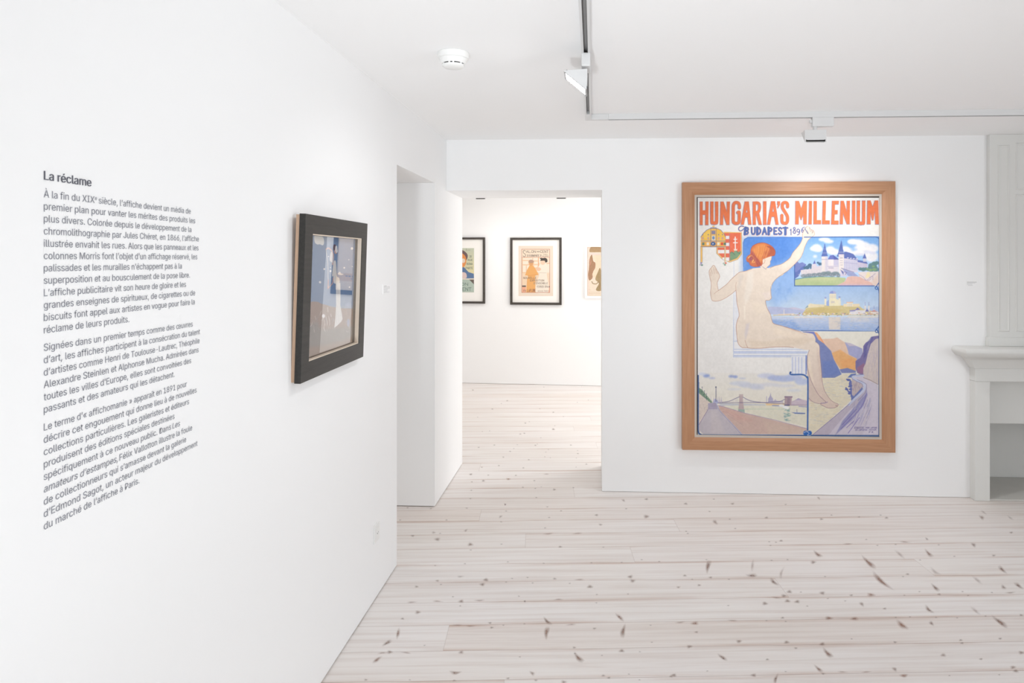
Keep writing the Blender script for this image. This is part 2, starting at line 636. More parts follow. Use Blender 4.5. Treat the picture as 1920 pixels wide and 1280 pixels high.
kn_far = """195,165,m 540,272,m 390,355,m 865,352,s 1000,387,m 243,436,s 720,495,m 760,482,s 1000,557,M 1015,522,s 290,580,s 363,573,s 670,605,m
710,597,m 875,642,s 410,715,m 253,738,m 640,712,s 605,750,s 568,778,m 820,717,m 840,705,s 950,760,s 925,785,s 1175,715,m 1243,770,s 1245,800,m
500,835,m 755,862,m 915,832,s 970,842,s 1230,845,s 1330,906,m 1228,935,s 285,937,m 455,920,m 700,943,m 175,1007,M 350,1015,m 300,1072,M
185,1083,m 550,1055,R 625,1018,m 930,1005,r 810,1070,m 1010,1160,M 695,1137,m 820,1148,m 880,1132,s 1200,1140,m 180,1167,m 170,1250,m
830,1240,m 1350,265,s 1240,288,s 905,135,s 480,300,s 1100,430,s"""
KSIZE = {'s': (6, 3.1, .55, .2), 'd': (5, 4.8, 1.0, 0), 'm': (9, 5.0, .62, .2), 'M': (13, 7.8, .72, .25), 'L': (23, 7.8, .85, .3), 'X': (27, 10.2, .95, .35),
         'Y': (38, 9.6, 1.0, .35), 'Z': (54, 9.6, 1.0, .45), 'F': (26, 7.2, .42, .4), 'f': (16, 4.8, .4, .3), 'r': (22, 4.1, .55, .9), 'R': (18, 8.4, .8, .9), 'Q': (30, 10.8, .9, .9)}
KANG = {'\\': 38, '/': -32, '|': 100}


def build_floor():
    rng = random.Random(5)
    V, Fc, A = [], [], []
    x0, x1, y0, y1 = -4.6, XR + 0.3, YN - 0.3, 9.6
    V += [(x0, y0, 0), (x1, y0, 0), (x1, y1, 0), (x0, y1, 0), (x0, y0, -.1), (x1, y0, -.1), (x1, y1, -.1), (x0, y1, -.1)]
    Fc += [(0, 1, 2, 3), (7, 6, 5, 4), (0, 4, 5, 1), (1, 5, 6, 2), (2, 6, 7, 3), (3, 7, 4, 0)]
    nbase = len(Fc)
    A += [(0, 0, 0)] * 8
    n = 20
    for txt, ox, oy, sc in ((kn_left, 600, 900, 2.909), (kn_right, 1260, 900, 2.909), (kn_far, 850, 700, 5.333)):
        for tok in txt.split():
            a, b, c = tok.split(',')
            L_, W_, al, red = KSIZE[c[0]]
            ang = math.radians((KANG[c[1]] if len(c) > 1 else 0) + rng.uniform(-6, 6))
            cx, cy = ox + float(a) / sc, oy + float(b) / sc
            k = 2.909 if sc < 4 else 5.0
            bend = rng.uniform(0.05, 0.12) if c[0] in 'YZXLF' else 0
            red = min(1, max(0, red + rng.uniform(-.15, .15)))
            start = len(V)
            rings = ((0.0, 1.0), (0.42, 0.9), (0.8, 0.45), (1.5, 0.0))
            base = hz(cx, cy, 0.0004)
            V.append(tuple(base))
            A.append((al, red, 0))
            for r, f in rings[1:]:
                for q in range(n):
                    t = 2 * math.pi * q / n
                    wob = 1 + 0.14 * math.sin(3 * t + start) + rng.uniform(-.1, .1)
                    ex, ey = L_ / k * r * wob * math.cos(t), W_ / k * r * wob * math.sin(t)
                    ey -= bend * ex * ex / max(L_ / k, 1) * (1 if ang > 0 else -1)
                    X = cx + ex * math.cos(ang) - ey * math.sin(ang)
                    Y = cy + ex * math.sin(ang) + ey * math.cos(ang)
                    V.append(tuple(hz(X, Y, 0.0004)))
                    A.append((al * f, red, 0))
            for q in range(n):
                Fc.append((start, start + 1 + (q + 1) % n, start + 1 + q))
            for ri in range(2):
                s0, s1 = start + 1 + ri * n, start + 1 + (ri + 1) * n
                for q in range(n):
                    Fc.append((s0 + q, s0 + (q + 1) % n, s1 + (q + 1) % n, s1 + q))
    me = bpy.data.meshes.new('floor')
    me.from_pydata(V, [], Fc)
    at = me.color_attributes.new('knot', 'FLOAT_COLOR', 'POINT')
    at.data.foreach_set('color', np.array([(a[0], a[1], 0, 1) for a in A], np.float32).ravel())
    o = link_mesh('floor', me, [M_FLOOR, M_KNOT])
    mi = np.zeros(len(Fc), np.int32)
    mi[nbase:] = 1
    me.polygons.foreach_set('material_index', mi)
    o['kind'] = 'structure'
    o['label'] = 'whitewashed pine board floor with brown knots'


build_floor()

# ceilings
bm = bmesh.new()
box(bm, X0 - TL, XR + 0.3, YN - 0.3, Y1, ZC, ZC + 0.2)
struct('ceiling', bm, M_CEIL, 'white ceiling of the front room')
bm = bmesh.new()
box(bm, XFL - 0.2, XFR + 0.2, Y1 + 0.001, 9.6, 2.48, 2.7)
struct('ceiling_far', bm, M_CEIL, 'white ceiling of the room beyond the opening')
bm = bmesh.new()
box(bm, -4.6, X0 - TL - 0.001, 2.0, Y1, 2.5, 2.7)
struct('ceiling_passage', bm, M_CEIL, 'white ceiling of the side passage')

# left wall with the doorway, running on through the thickness of the back wall
bm = bmesh.new()
box(bm, X0 - TL, X0, YN, yA, GAP, ZC)
box(bm, X0 - TL, X0, yA, yB, zD, ZC)
box(bm, X0 - TL, X0, yB, Y1, GAP, ZC)
struct('wall_left', bm, M_WALL, 'white wall on the left carrying the grey text')

# back wall: opening on the left, fireplace recess on the right
fxL, fxR, fzT = 2.63, 3.75, 0.80
bm = bmesh.new()
box(bm, X0 + 0.0005, xJ, Y0, Y1, zL, ZC)
box(bm, xJ, fxL, Y0, Y1, 0.0025, ZC)
box(bm, fxL, fxR, Y0, Y1, fzT, ZC)
box(bm, fxL, fxR, Y0 + 0.45, Y1, 0.0, fzT)
box(bm, fxR, XR, Y0, Y1, GAP, ZC)
struct('wall_back', bm, M_WALL, 'white wall ahead with the large poster and the opening')

bm = bmesh.new()
box(bm, XR, XR + 0.3, -0.2, Y1, GAP, ZC)
box(bm, XR, XR + 0.3, YN, -2.4, GAP, ZC)
box(bm, XR, XR + 0.3, -2.4, -0.2, GAP, 0.6)
box(bm, XR, XR + 0.3, -2.4, -0.2, 2.3, ZC)
struct('wall_right', bm, M_WALL)
bm = bmesh.new()
for y in (-2.4, -1.33, -0.26):
    box(bm, XR + 0.14, XR + 0.2, y, y + 0.06, 0.6, 2.3)
for z in (0.6, 1.4, 2.24):
    box(bm, XR + 0.15, XR + 0.19, -2.34, -0.26, z, z + 0.06)
struct('window_3', bm, M_WHITE)  # unseen window added to go with the side fill light

# wall behind the camera, two unseen windows added for the fill lights
bm = bmesh.new()
wins = [(-0.1, 1.2), (2.6, 3.9)]
wz0, wz1 = 0.6, 2.3
xs = [X0 - TL] + [v for w in wins for v in w] + [XR + 0.3]
for i in range(0, len(xs), 2):
    box(bm, xs[i], xs[i + 1], YN - 0.3, YN, 0, ZC)
for a, b in wins:
    box(bm, a, b, YN - 0.3, YN, 0, wz0)
    box(bm, a, b, YN - 0.3, YN, wz1, ZC)
struct('wall_rear', bm, M_WALL)
for i, (a, b) in enumerate(wins):
    bm = bmesh.new()
    for x in (a, (a + b) / 2 - 0.03, b - 0.06):
        box(bm, x, x + 0.06, YN - 0.2, YN - 0.14, wz0, wz1)
    for z in (wz0, 1.4, wz1 - 0.06):
        box(bm, a + 0.06, b - 0.06, YN - 0.19, YN - 0.15, z, z + 0.06)
    struct('window_%d' % (i + 1), bm, M_WHITE)

# room beyond
bm = bmesh.new()
p, q = far_at(XFL - 0.2), far_at(XFR + 0.2)
th = -far_n * 0.25
vs = [bm.verts.new(v) for v in ((p[0], p[1], 0.004), (q[0], q[1], 0.004), (q[0] + th[0], q[1] + th[1], 0.004), (p[0] + th[0], p[1] + th[1], 0.004),
                                (p[0], p[1], 2.48), (q[0], q[1], 2.48), (q[0] + th[0], q[1] + th[1], 2.48), (p[0] + th[0], p[1] + th[1], 2.48))]
for f in ((0, 3, 2, 1), (4, 5, 6, 7), (0, 1, 5, 4), (1, 2, 6, 5), (2, 3, 7, 6), (3, 0, 4, 7)):
    bm.faces.new([vs[k] for k in f])
struct('wall_far', bm, M_WALL, 'white far wall of the room beyond with three small posters')
bm = bmesh.new()
box(bm, XFL - 0.2, XFL, Y1 + 0.001, 9.3, 0.004, 2.48)
struct('wall_far_left', bm, M_WALL)
bm = bmesh.new()
box(bm, XFR, XFR + 0.2, Y1 + 0.001, 9.3, 0.004, 2.48)
struct('wall_far_right', bm, M_WALL)
bm = bmesh.new()
box(bm, XFL - 0.2, X0 - TL, Y1 + 0.001, Y1 + 0.05, 0, 2.48)
box(bm, X0 - TL, XFR + 0.2, Y1 + 0.001, Y1 + 0.05, ZC, 2.48)
struct('wall_far_front', bm, M_WALL)
# passage behind the doorway
bm = bmesh.new()
box(bm, -4.6, -4.4, 2.0, Y1, 0, 2.5)
box(bm, -4.4, X0 - TL - 0.001, 2.0, 2.2, 0, 2.5)
box(bm, -4.4, X0 - TL - 0.001, Y1 - 0.2, Y1, 0, 2.5)
struct('wall_passage', bm, M_WALL)

# ------------------------------------------------------------------ lettering from the bundled sans-serif
try:
    FONT = bpy.data.fonts.load(bpy.utils.system_resource('DATAFILES', path='fonts') + '/Inter.woff2')
except Exception:
    FONT = None


def text_geo(body, shear=0.0, res=3):
    """Triangles of a line of text, 1 unit per em."""
    c = bpy.data.curves.new('lettering', 'FONT')
    if FONT:
        c.font = FONT
    c.body = body
    c.resolution_u = res
    c.shear = shear
    o = bpy.data.objects.new('lettering', c)
    COL.objects.link(o)
    bpy.context.view_layer.update()
    me = bpy.data.meshes.new_from_object(o.evaluated_get(bpy.context.evaluated_depsgraph_get()))
    V = np.array([v.co[:2] for v in me.vertices]).reshape(-1, 2)
    Fc = [tuple(p.vertices) for p in me.polygons]
    bpy.data.objects.remove(o)
    bpy.data.curves.remove(c)
    bpy.data.meshes.remove(me)
    # Blender's font units differ from an em square: bring the cap height to 0.727 em
    s = 0.727 / 0.5087 if FONT else 0.727 / 0.682
    return V * s, Fc


# ------------------------------------------------------------------ a small painter: shapes -> ink stored on a fine mesh


def catmull(P, closed=True, k=6):
    P = np.asarray(P, float)
    n = len(P)
    out = []
    rng_ = range(n) if closed else range(n - 1)
    for i in rng_:
        if closed:
            p0, p1, p2, p3 = P[(i - 1) % n], P[i], P[(i + 1) % n], P[(i + 2) % n]
        else:
            p0, p1, p2, p3 = P[max(i - 1, 0)], P[i], P[i + 1], P[min(i + 2, n - 1)]
        for j in range(k):
            t = j / k
            out.append(0.5 * ((2 * p1) + (-p0 + p2) * t + (2 * p0 - 5 * p1 + 4 * p2 - p3) * t * t + (-p0 + 3 * p1 - 3 * p2 + p3) * t ** 3))
    if not closed:
        out.append(P[-1])
    return np.array(out)


class Art:
    def __init__(s, x0, y0, x1, y1, ss, bg):
        s.x0, s.y0, s.x1, s.y1 = x0, y0, x1, y1
        s.W, s.H = int(round((x1 - x0) * ss)) + 1, int(round((y1 - y0) * ss)) + 1
        s.xs, s.ys = np.linspace(x0, x1, s.W), np.linspace(y0, y1, s.H)
        s.px = (x1 - x0) / (s.W - 1)
        s.img = np.empty((s.H, s.W, 3))
        s.img[:] = bg
        s.o = (0.0, 0.0)
        s.k = 1.0

    def at(s, ox, oy, k):            # following coordinates are read in a magnified view with this origin
        s.o, s.k = (ox, oy), k
        return s

    def T(s, P):
        return np.asarray(P, float) / s.k + np.array(s.o)

    def win(s, P, m):
        i0 = max(np.searchsorted(s.xs, P[:, 0].min() - m), 0)
        i1 = min(np.searchsorted(s.xs, P[:, 0].max() + m), s.W)
        j0 = max(np.searchsorted(s.ys, P[:, 1].min() - m), 0)
        j1 = min(np.searchsorted(s.ys, P[:, 1].max() + m), s.H)
        if i1 <= i0 or j1 <= j0:
            return None
        X, Y = np.meshgrid(s.xs[i0:i1], s.ys[j0:j1])
        return i0, i1, j0, j1, X, Y

    def blend(s, w, al, col):
        i0, i1, j0, j1, X, Y = w
        if callable(col):
            col = col(X, Y)
        sub = s.img[j0:j1, i0:i1]
        sub[:] = sub * (1 - al[..., None]) + np.asarray(col, float) * al[..., None]

    @staticmethod
    def segd(X, Y, a, b):
        dx, dy = b[0] - a[0], b[1] - a[1]
        l2 = dx * dx + dy * dy + 1e-12
        t = np.clip(((X - a[0]) * dx + (Y - a[1]) * dy) / l2, 0, 1)
        return (X - a[0] - t * dx) ** 2 + (Y - a[1] - t * dy) ** 2

    def poly(s, pts, col, a=1.0, soft=0.0, ex=0.0, sm=False, holes=()):
        loops = [s.T(pts)] + [s.T(h) for h in holes]
        if sm:
            loops = [catmull(l, True, 5) for l in loops]
        m = max(soft, s.px) + abs(ex) + s.px
        w = s.win(loops[0], m)
        if w is None:
            return s
        X, Y = w[4], w[5]
        d2 = np.full(X.shape, 1e9)
        ins = np.zeros(X.shape, bool)
        for l in loops:
            for p, q in zip(l, np.roll(l, -1, 0)):
                d2 = np.minimum(d2, s.segd(X, Y, p, q))
                c = (p[1] > Y) != (q[1] > Y)
                if c.any():
                    xi = p[0] + (Y - p[1]) * (q[0] - p[0]) / (q[1] - p[1] + 1e-12)
                    ins ^= c & (X < xi)
        d = np.sqrt(d2) * np.where(ins, 1, -1) + ex
        r = max(soft, s.px * 0.6)
        s.blend(w, np.clip(0.5 + d / (2 * r), 0, 1) * a, col)
        return s

    def line(s, pts, wd, col, a=1.0, soft=0.0, sm=False, closed=False, clip=None):
        P = s.T(pts)
        wd = wd / s.k
        if sm:
            P = catmull(P, closed, 6)
        w = s.win(P, wd + max(soft, s.px) * 2)
        if w is None:
            return s
        X, Y = w[4], w[5]
        d2 = np.full(X.shape, 1e9)
        Q = np.vstack([P, P[:1]]) if closed else P
        for p, q in zip(Q[:-1], Q[1:]):
            d2 = np.minimum(d2, s.segd(X, Y, p, q))
        r = max(soft, s.px * 0.6)
        al = np.clip(0.5 + (wd / 2 - np.sqrt(d2)) / (2 * r), 0, 1) * a
        if clip is not None:
            c = s.T([[clip[0], clip[1]], [clip[2], clip[3]]])
            al = al * ((X >= c[0, 0]) & (X <= c[1, 0]) & (Y >= c[0, 1]) & (Y <= c[1, 1]))
        s.blend(w, al, col)
        return s

    def rect(s, x0, y0, x1, y1, col, **k):
        return s.poly([(x0, y0), (x1, y0), (x1, y1), (x0, y1)], col, **k)

    def dab(s, x, y, rx, ry, col, a=1.0, soft=None, rot=0):
        t = np.linspace(0, 2 * np.pi, 14, endpoint=False)
        c, n = math.cos(math.radians(rot)), math.sin(math.radians(rot))
        P = np.stack([x + rx * np.cos(t) * c - ry * np.sin(t) * n, y + rx * np.cos(t) * n + ry * np.sin(t) * c], 1)
        return s.poly(P, col, a=a, soft=(soft if soft is not None else 0))

    def noise(s, amp, scx, scy, seed, region=None):
        r = np.random.RandomState(seed)
        gx, gy = (s.xs - s.x0) / scx, (s.ys - s.y0) / scy
        G = r.rand(int(gy.max()) + 3, int(gx.max()) + 3) - 0.5
        ix, iy = gx.astype(int), gy.astype(int)
        fx, fy = gx - ix, gy - iy
        fx, fy = fx * fx * (3 - 2 * fx), fy * fy * (3 - 2 * fy)
        N = ((G[iy][:, ix] * (1 - fx) + G[iy][:, ix + 1] * fx) * (1 - fy)[:, None] + (G[iy + 1][:, ix] * (1 - fx) + G[iy + 1][:, ix + 1] * fx) * fy[:, None])
        N = N[..., None] * amp
        if region is None:
            s.img += N
        else:
            x0, y0, x1, y1 = region
            m = ((s.xs >= x0) & (s.xs <= x1))[None, :] & ((s.ys >= y0) & (s.ys <= y1))[:, None]
            s.img += N * m[..., None]
        return s

    def mesh(s, name, p0, n, mat, parent, gain, veil=0.0, paper=(228, 222, 214)):
        X, Y = np.meshgrid(s.xs, s.ys)
        P = hit(X, Y, p0, n).reshape(-1, 3)
        H, W = s.H, s.W
        idx = np.arange(H * W).reshape(H, W)
        q = np.stack([idx[1:, :-1], idx[1:, 1:], idx[:-1, 1:], idx[:-1, :-1]], -1).reshape(-1, 4)
        me = bpy.data.meshes.new(name)
        me.vertices.add(len(P))
        me.vertices.foreach_set('co', P.astype(np.float32).ravel())
        me.loops.add(q.size)
        me.loops.foreach_set('vertex_index', q.astype(np.int32).ravel())
        me.polygons.add(len(q))
        me.polygons.foreach_set('loop_start', np.arange(0, q.size, 4, dtype=np.int32))
        me.update(calc_edges=True)
        c = lin(np.clip(s.img * (1 - veil) + np.array(paper, float) * veil, 0, 255)).reshape(-1, 3) * gain
        c = np.minimum(c, 0.93)
        at = me.color_attributes.new('ink', 'FLOAT_COLOR', 'POINT')
        at.data.foreach_set('color', np.hstack([c, np.ones((len(c), 1))]).astype(np.float32).ravel())
        return link_mesh(name, me, mat, parent)


# strokes of hand-drawn capitals and figures in a unit box, y down
STROKES = {
    'A': [[(0, 1), (.5, 0), (1, 1)], [(.2, .64), (.8, .64)]], 'B': [[(.05, 0), (.05, 1)], [(.05, .02), (.7, .05), (.85, .25), (.65, .46), (.1, .48)], [(.1, .48), (.75, .53), (.95, .75), (.75, .97), (.05, .99)]],
    'C': [[(.95, .2), (.7, .02), (.3, .05), (.05, .35), (.05, .65), (.3, .95), (.7, .98), (.95, .8)]], 'D': [[(.05, 0), (.05, 1)], [(.05, .02), (.55, .04), (.95, .35), (.95, .65), (.55, .96), (.05, .98)]],
    'E': [[(.95, .02), (.08, .02), (.08, .98), (.95, .98)], [(.08, .5), (.75, .5)]], 'F': [[(.95, .02), (.08, .02), (.08, 1)], [(.08, .5), (.75, .5)]],
    'G': [[(.95, .2), (.7, .02), (.3, .05), (.05, .35), (.05, .65), (.3, .95), (.7, .98), (.95, .8), (.95, .55), (.6, .55)]], 'H': [[(.05, 0), (.05, 1)], [(.95, 0), (.95, 1)], [(.05, .5), (.95, .5)]],
    'I': [[(.5, 0), (.5, 1)]], 'L': [[(.08, 0), (.08, .98), (.95, .98)]], 'M': [[(.05, 1), (.12, 0), (.5, .7), (.88, 0), (.95, 1)]], 'N': [[(.05, 1), (.05, 0), (.95, 1), (.95, 0)]],
    'O': [[(.5, 0), (.15, .12), (.02, .5), (.15, .88), (.5, 1), (.85, .88), (.98, .5), (.85, .12), (.5, 0)]], 'P': [[(.08, 0), (.08, 1)], [(.08, .03), (.7, .05), (.95, .28), (.7, .52), (.08, .54)]],
    'Q': [[(.5, 0), (.1, .2), (.05, .7), (.5, 1), (.9, .7), (.9, .2), (.5, 0)], [(.6, .75), (1, 1.05)]], 'R': [[(.08, 0), (.08, 1)], [(.08, .03), (.7, .05), (.9, .26), (.7, .5), (.08, .52)], [(.5, .52), (.98, 1)]],
    'S': [[(.92, .15), (.6, 0), (.2, .06), (.08, .27), (.3, .46), (.7, .55), (.95, .75), (.75, .96), (.35, 1), (.05, .85)]], 'T': [[(0, .03), (1, .03)], [(.5, 0), (.5, 1)]],
    'U': [[(.06, 0), (.06, .7), (.3, .98), (.7, .98), (.94, .7), (.94, 0)]], 'V': [[(0, 0), (.5, 1), (1, 0)]], 'X': [[(0, 0), (1, 1)], [(1, 0), (0, 1)]],
    '1': [[(.2, .2), (.55, 0), (.55, 1)]], '3': [[(.1, .1), (.6, 0), (.9, .25), (.5, .47), (.95, .72), (.6, 1), (.05, .9)]], '6': [[(.85, .02), (.35, .2), (.05, .65), (.3, .98), (.75, .95), (.92, .7), (.6, .48), (.1, .65)]],
    '8': [[(.75, .05), (.35, .02), (.15, .22), (.7, .5), (.95, .78), (.6, 1), (.15, .9), (.1, .68), (.75, .3), (.75, .05)]], '9': [[(.9, .3), (.6, .52), (.15, .42), (.1, .15), (.45, 0), (.85, .15), (.9, .4), (.7, .85), (.2, 1)]],
    "'": [[(.6, 0), (.3, .3)]], '-': [[(.1, .5), (.9, .5)]],
}


def write(art, txt, x, y, w, h, wd, col, gap=0.25, a=1.0, slant=0):
    """Hand-drawn capitals set into the box x, y, w, h."""
    n = sum(0.5 if c in " I1'" else 1 for c in txt)
    adv = w / (n + gap * (len(txt) - 1))
    cx = x
    for c in txt:
        cw = adv * (0.5 if c in " I1'" else 1)
        for st in STROKES.get(c, ()):
            P = [(cx + px * cw + slant * (1 - py) * h, y + py * h) for px, py in st]
            art.line(P, wd, col, a=a)
        cx += cw + adv * gap


def grad(y0, c0, y1, c1):
    c0, c1 = np.array(c0, float), np.array(c1, float)

    def f(X, Y):
        t = np.clip((Y - y0) / (y1 - y0), 0, 1)[..., None]
        return c0 * (1 - t) + c1 * t
    return f


def frame_part(name, O, u, v, n, rect, prof, mats, parent, sides=(0, 1, 2, 3)):
    """Mitred moulding: a closed profile of (inset, height) points swept round a rectangle."""
    O, u, v, n = (np.asarray(a, float) for a in (O, u, v, n))
    u0, u1, v0, v1 = rect
    bm = bmesh.new()

    def P(c, i, h):
        uu = (u0 + i) if c in (0, 3) else (u1 - i)
        vv = (v0 + i) if c in (0, 1) else (v1 - i)
        return bm.verts.new(tuple(O + u * uu + v * vv + n * h))
    rings = [[P(c, i, h) for i, h in prof] for c in range(4)]
    k = len(prof)
    for c in sides:
        A, B = rings[c], rings[(c + 1) % 4]
        for j in range(k):
            f = bm.faces.new((A[j], B[j], B[(j + 1) % k], A[(j + 1) % k]))
            f.material_index = c % 2 if len(mats) > 1 else 0
    return obj(name, bm, mats, parent)


def panel(name, O, u, v, n, rect, h0, h1, mat, parent):
    O, u, v, n = (np.asarray(a, float) for a in (O, u, v, n))
    bm = bmesh.new()
    c = [(rect[0], rect[2]), (rect[1], rect[2]), (rect[1], rect[3]), (rect[0], rect[3])]
    V = [bm.verts.new(tuple(O + u * a + v * b + n * h)) for h in (h0, h1) for a, b in c]
    for f in ((0, 3, 2, 1), (4, 5, 6, 7), (0, 1, 5, 4), (1, 2, 6, 5), (2, 3, 7, 6), (3, 0, 4, 7)):
        bm.faces.new([V[i] for i in f])
    return obj(name, bm, mat, parent)


# ------------------------------------------------------------------ the large poster
def paint_budapest():
    A = Art(1308.2, 370.6, 1650.4, 818.4, 1.5, (231, 228, 224))
    BL = (54, 90, 158)
    # pale washes on the bare paper
    A.at(0, 0, 1)
    A.poly([(1309, 560), (1375, 560), (1375, 700), (1309, 700)], (222, 219, 217), a=.5, soft=25)
    # left hand strip behind the back
    A.rect(1376.5, 540, 1394, 655, (218, 221, 232), a=.7, soft=3)
    A.line([(1376.2, 470), (1375.3, 669)], 1.0, (190, 198, 222), a=.7)
    # ---- sky of the main field, down to the river
    A.poly([(1393.3, 540), (1393.3, 455), (1395.5, 448), (1402, 444.3), (1649, 443), (1649, 620), (1393, 620)],
           grad(444, (80, 130, 206), 588, (196, 213, 230)))
    A.poly([(1393.3, 520), (1393.3, 455), (1396, 448), (1404, 445), (1470, 445), (1490, 470), (1470, 500), (1445, 520)], (72, 124, 204), a=.7, soft=10)
    A.poly([(1440, 500), (1490, 485), (1490, 545), (1455, 575), (1440, 560)], (140, 176, 226), a=.7, soft=9)
    r = np.random.RandomState(3)
    for i in range(60):
        x, y = r.uniform(1396, 1488), r.uniform(447, 560)
        A.line([(x, y), (x + r.uniform(-6, 6), y + r.uniform(4, 14))], 3.2, (120, 160, 222) if i % 2 else (66, 116, 200), a=.14, soft=1.6)
    # ---- castle
    A.at(1480, 430, 10.667)
    A.poly([(105, 1128), (105, 640), (230, 420), (300, 250), (380, 150), (1790, 150), (1790, 1128)], grad(445, (112, 160, 214), 505, (176, 205, 236)))
    for x, y, rx, ry in ((700, 200, 110, 40), (790, 240, 90, 35), (545, 370, 100, 75), (460, 385, 45, 35), (600, 400, 60, 45), (515, 540, 35, 25), (820, 410, 90, 75), (900, 450, 110, 60), (1110, 380, 80, 45),
                         (1330, 250, 160, 55), (1250, 240, 80, 40), (1470, 300, 130, 55), (1650, 380, 130, 90), (1500, 430, 190, 90), (1420, 370, 120, 60), (1640, 540, 130, 110), (1350, 470, 140, 50), (1180, 420, 90, 50)):
        A.dab(x, y, rx, ry, (234, 230, 230), a=.92, soft=2.2)
    for x, y, rx, ry in ((1560, 450, 70, 30), (1420, 500, 80, 25), (850, 440, 60, 25), (1330, 400, 40, 25), (1660, 470, 60, 30)):
        A.dab(x, y, rx, ry, (196, 200, 222), a=.6, soft=2)
    A.dab(1290, 400, 60, 25, (150, 186, 226), a=.7, soft=2)
    A.poly([(105, 655), (160, 640), (200, 675), (260, 655), (340, 700), (300, 760), (230, 830), (180, 940), (105, 990)], (112, 124, 182), sm=False)
    A.poly([(105, 860), (160, 840), (240, 760), (330, 700), (300, 800), (220, 850), (190, 930), (105, 985)], (84, 102, 166), a=.8, soft=.6)
    for x, y, q in ((410, 720, 45), (360, 760, 45), (440, 770, 30), (570, 665, 24), (610, 690, 34), (640, 690, 28), (310, 770, 30)):
        A.dab(x, y, q, q * .9, (72, 104, 132), soft=.5)
    A.poly([(440, 790), (450, 700), (480, 690), (505, 620), (530, 690), (560, 740), (640, 720), (650, 900), (230, 900), (230, 815)], (206, 196, 205))
    A.poly([(470, 690), (505, 615), (530, 685)], (96, 108, 172))
    A.poly([(230, 815), (440, 790), (640, 760), (640, 860), (240, 890)], (212, 202, 204), a=.9)
    for x in range(280, 640, 55):
        A.line([(x, 800), (x + 4, 870)], 6, (188, 178, 196), a=.6)
    A.rect(645, 540, 765, 860, (222, 212, 208))
    A.rect(715, 540, 765, 860, (188, 182, 206), a=.6, soft=1.5)
    A.poly([(640, 540), (680, 400), (703, 285), (712, 285), (735, 400), (770, 535)], (84, 104, 168))
    A.line([(660, 470), (750, 470)], 8, (190, 190, 214), a=.7)
    A.line([(680, 390), (735, 395)], 8, (190, 190, 214), a=.6)
    A.line([(645, 600), (765, 600)], 8, (150, 140, 178))
    A.rect(765, 600, 985, 860, (214, 206, 212))
    A.poly([(780, 580), (815, 520), (880, 510), (925, 580), (930, 605), (775, 600)], (96, 106, 176))
    A.poly([(880, 510), (985, 590), (985, 605), (890, 600)], (80, 92, 160))
    A.rect(885, 610, 985, 720, (184, 180, 206), a=.8)
    A.rect(785, 600, 885, 730, (226, 216, 216))
    A.line([(765, 740), (985, 735)], 8, (150, 142, 180))
    A.rect(780, 770, 880, 880, (216, 205, 210))
    A.line([(785, 770), (880, 770)], 9, (120, 110, 150))
    A.poly([(985, 520), (1095, 520), (1090, 780), (1120, 900), (990, 880)], (226, 216, 210))
    A.poly([(950, 540), (975, 470), (1030, 250), (1040, 215), (1050, 250), (1085, 460), (1110, 520), (985, 545)], (80, 100, 164))
    A.line([(990, 455), (1085, 455)], 10, (196, 190, 208), a=.8)
    A.rect(985, 490, 1105, 540, (214, 206, 212))
    A.line([(995, 495), (1100, 495)], 9, (110, 108, 156), a=.8)
    for y in (570, 625, 665, 710):
        A.line([(1015, y), (1065, y)], 10 if y == 570 else 5, (96, 92, 140), a=.8)
    A.rect(1090, 570, 1370, 860, (206, 200, 214))
    A.poly([(1095, 450), (1140, 445), (1280, 490), (1365, 600), (1360, 615), (1095, 575)], (88, 104, 168))
    for x in (1170, 1230, 1290, 1345):
        A.dab(x, 570 + (x - 1170) * .12, 22, 10, (206, 202, 218), soft=.3)
    for x in range(1110, 1370, 32):
        A.line([(x, 620), (x, 810)], 10, (150, 156, 196), a=.75)
    A.line([(1095, 660), (1370, 690)], 9, (160, 156, 192))
    A.poly([(1365, 630), (1560, 660), (1560, 770), (1370, 770)], (200, 190, 206))
    for x in range(1390, 1560, 30):
        A.line([(x, 680), (x, 760)], 9, (170, 164, 196), a=.7)
    A.poly([(1365, 610), (1540, 640), (1570, 690), (1365, 650)], (92, 106, 170))
    A.rect(1475, 570, 1540, 645, (196, 196, 210))
    A.poly([(1465, 580), (1505, 475), (1545, 580)], (90, 106, 172))
    for x, y, q in ((1640, 720, 60), (1700, 690, 60), (1750, 670, 45), (1700, 770, 70), (1640, 800, 60), (1580, 800, 40), (1730, 800, 60), (1480, 800, 50), (1420, 790, 40), (1530, 790, 40), (1610, 760, 40)):
        A.dab(x, y, q, q * .8, (92, 128, 130), soft=.7)
    for x, y, q in ((1620, 810, 40), (1700, 800, 45), (1680, 740, 30), (1560, 790, 25)):
        A.dab(x, y, q, q * .6, (132, 168, 110), a=.8, soft=.8)
    A.rect(1615, 850, 1630, 940, (120, 100, 130))
    A.poly([(1370, 850), (1790, 840), (1790, 1128), (1480, 1128)], (222, 208, 204))
    A.poly([(1520, 960), (1560, 850), (1600, 850), (1620, 940), (1560, 970)], (230, 214, 170), soft=.6)
    for x, y, q in ((700, 880, 70), (780, 870, 60), (600, 900, 60), (920, 880, 80), (860, 910, 70), (400, 920, 70), (300, 930, 70), (500, 910, 60), (980, 920, 40), (740, 900, 80), (640, 920, 70)):
        A.dab(x, y, q, 38, (112, 128, 134), a=.9, soft=1)
    for x in range(190, 1000, 42):
        A.dab(x, 905 + (x % 5) * 6, 16, 12, (168, 160, 176), a=.7, soft=.5)
    A.poly([(105, 990), (300, 960), (500, 940), (800, 945), (980, 960), (1120, 980), (1120, 1010), (105, 1020)], (80, 128, 132), a=.8, soft=.8)
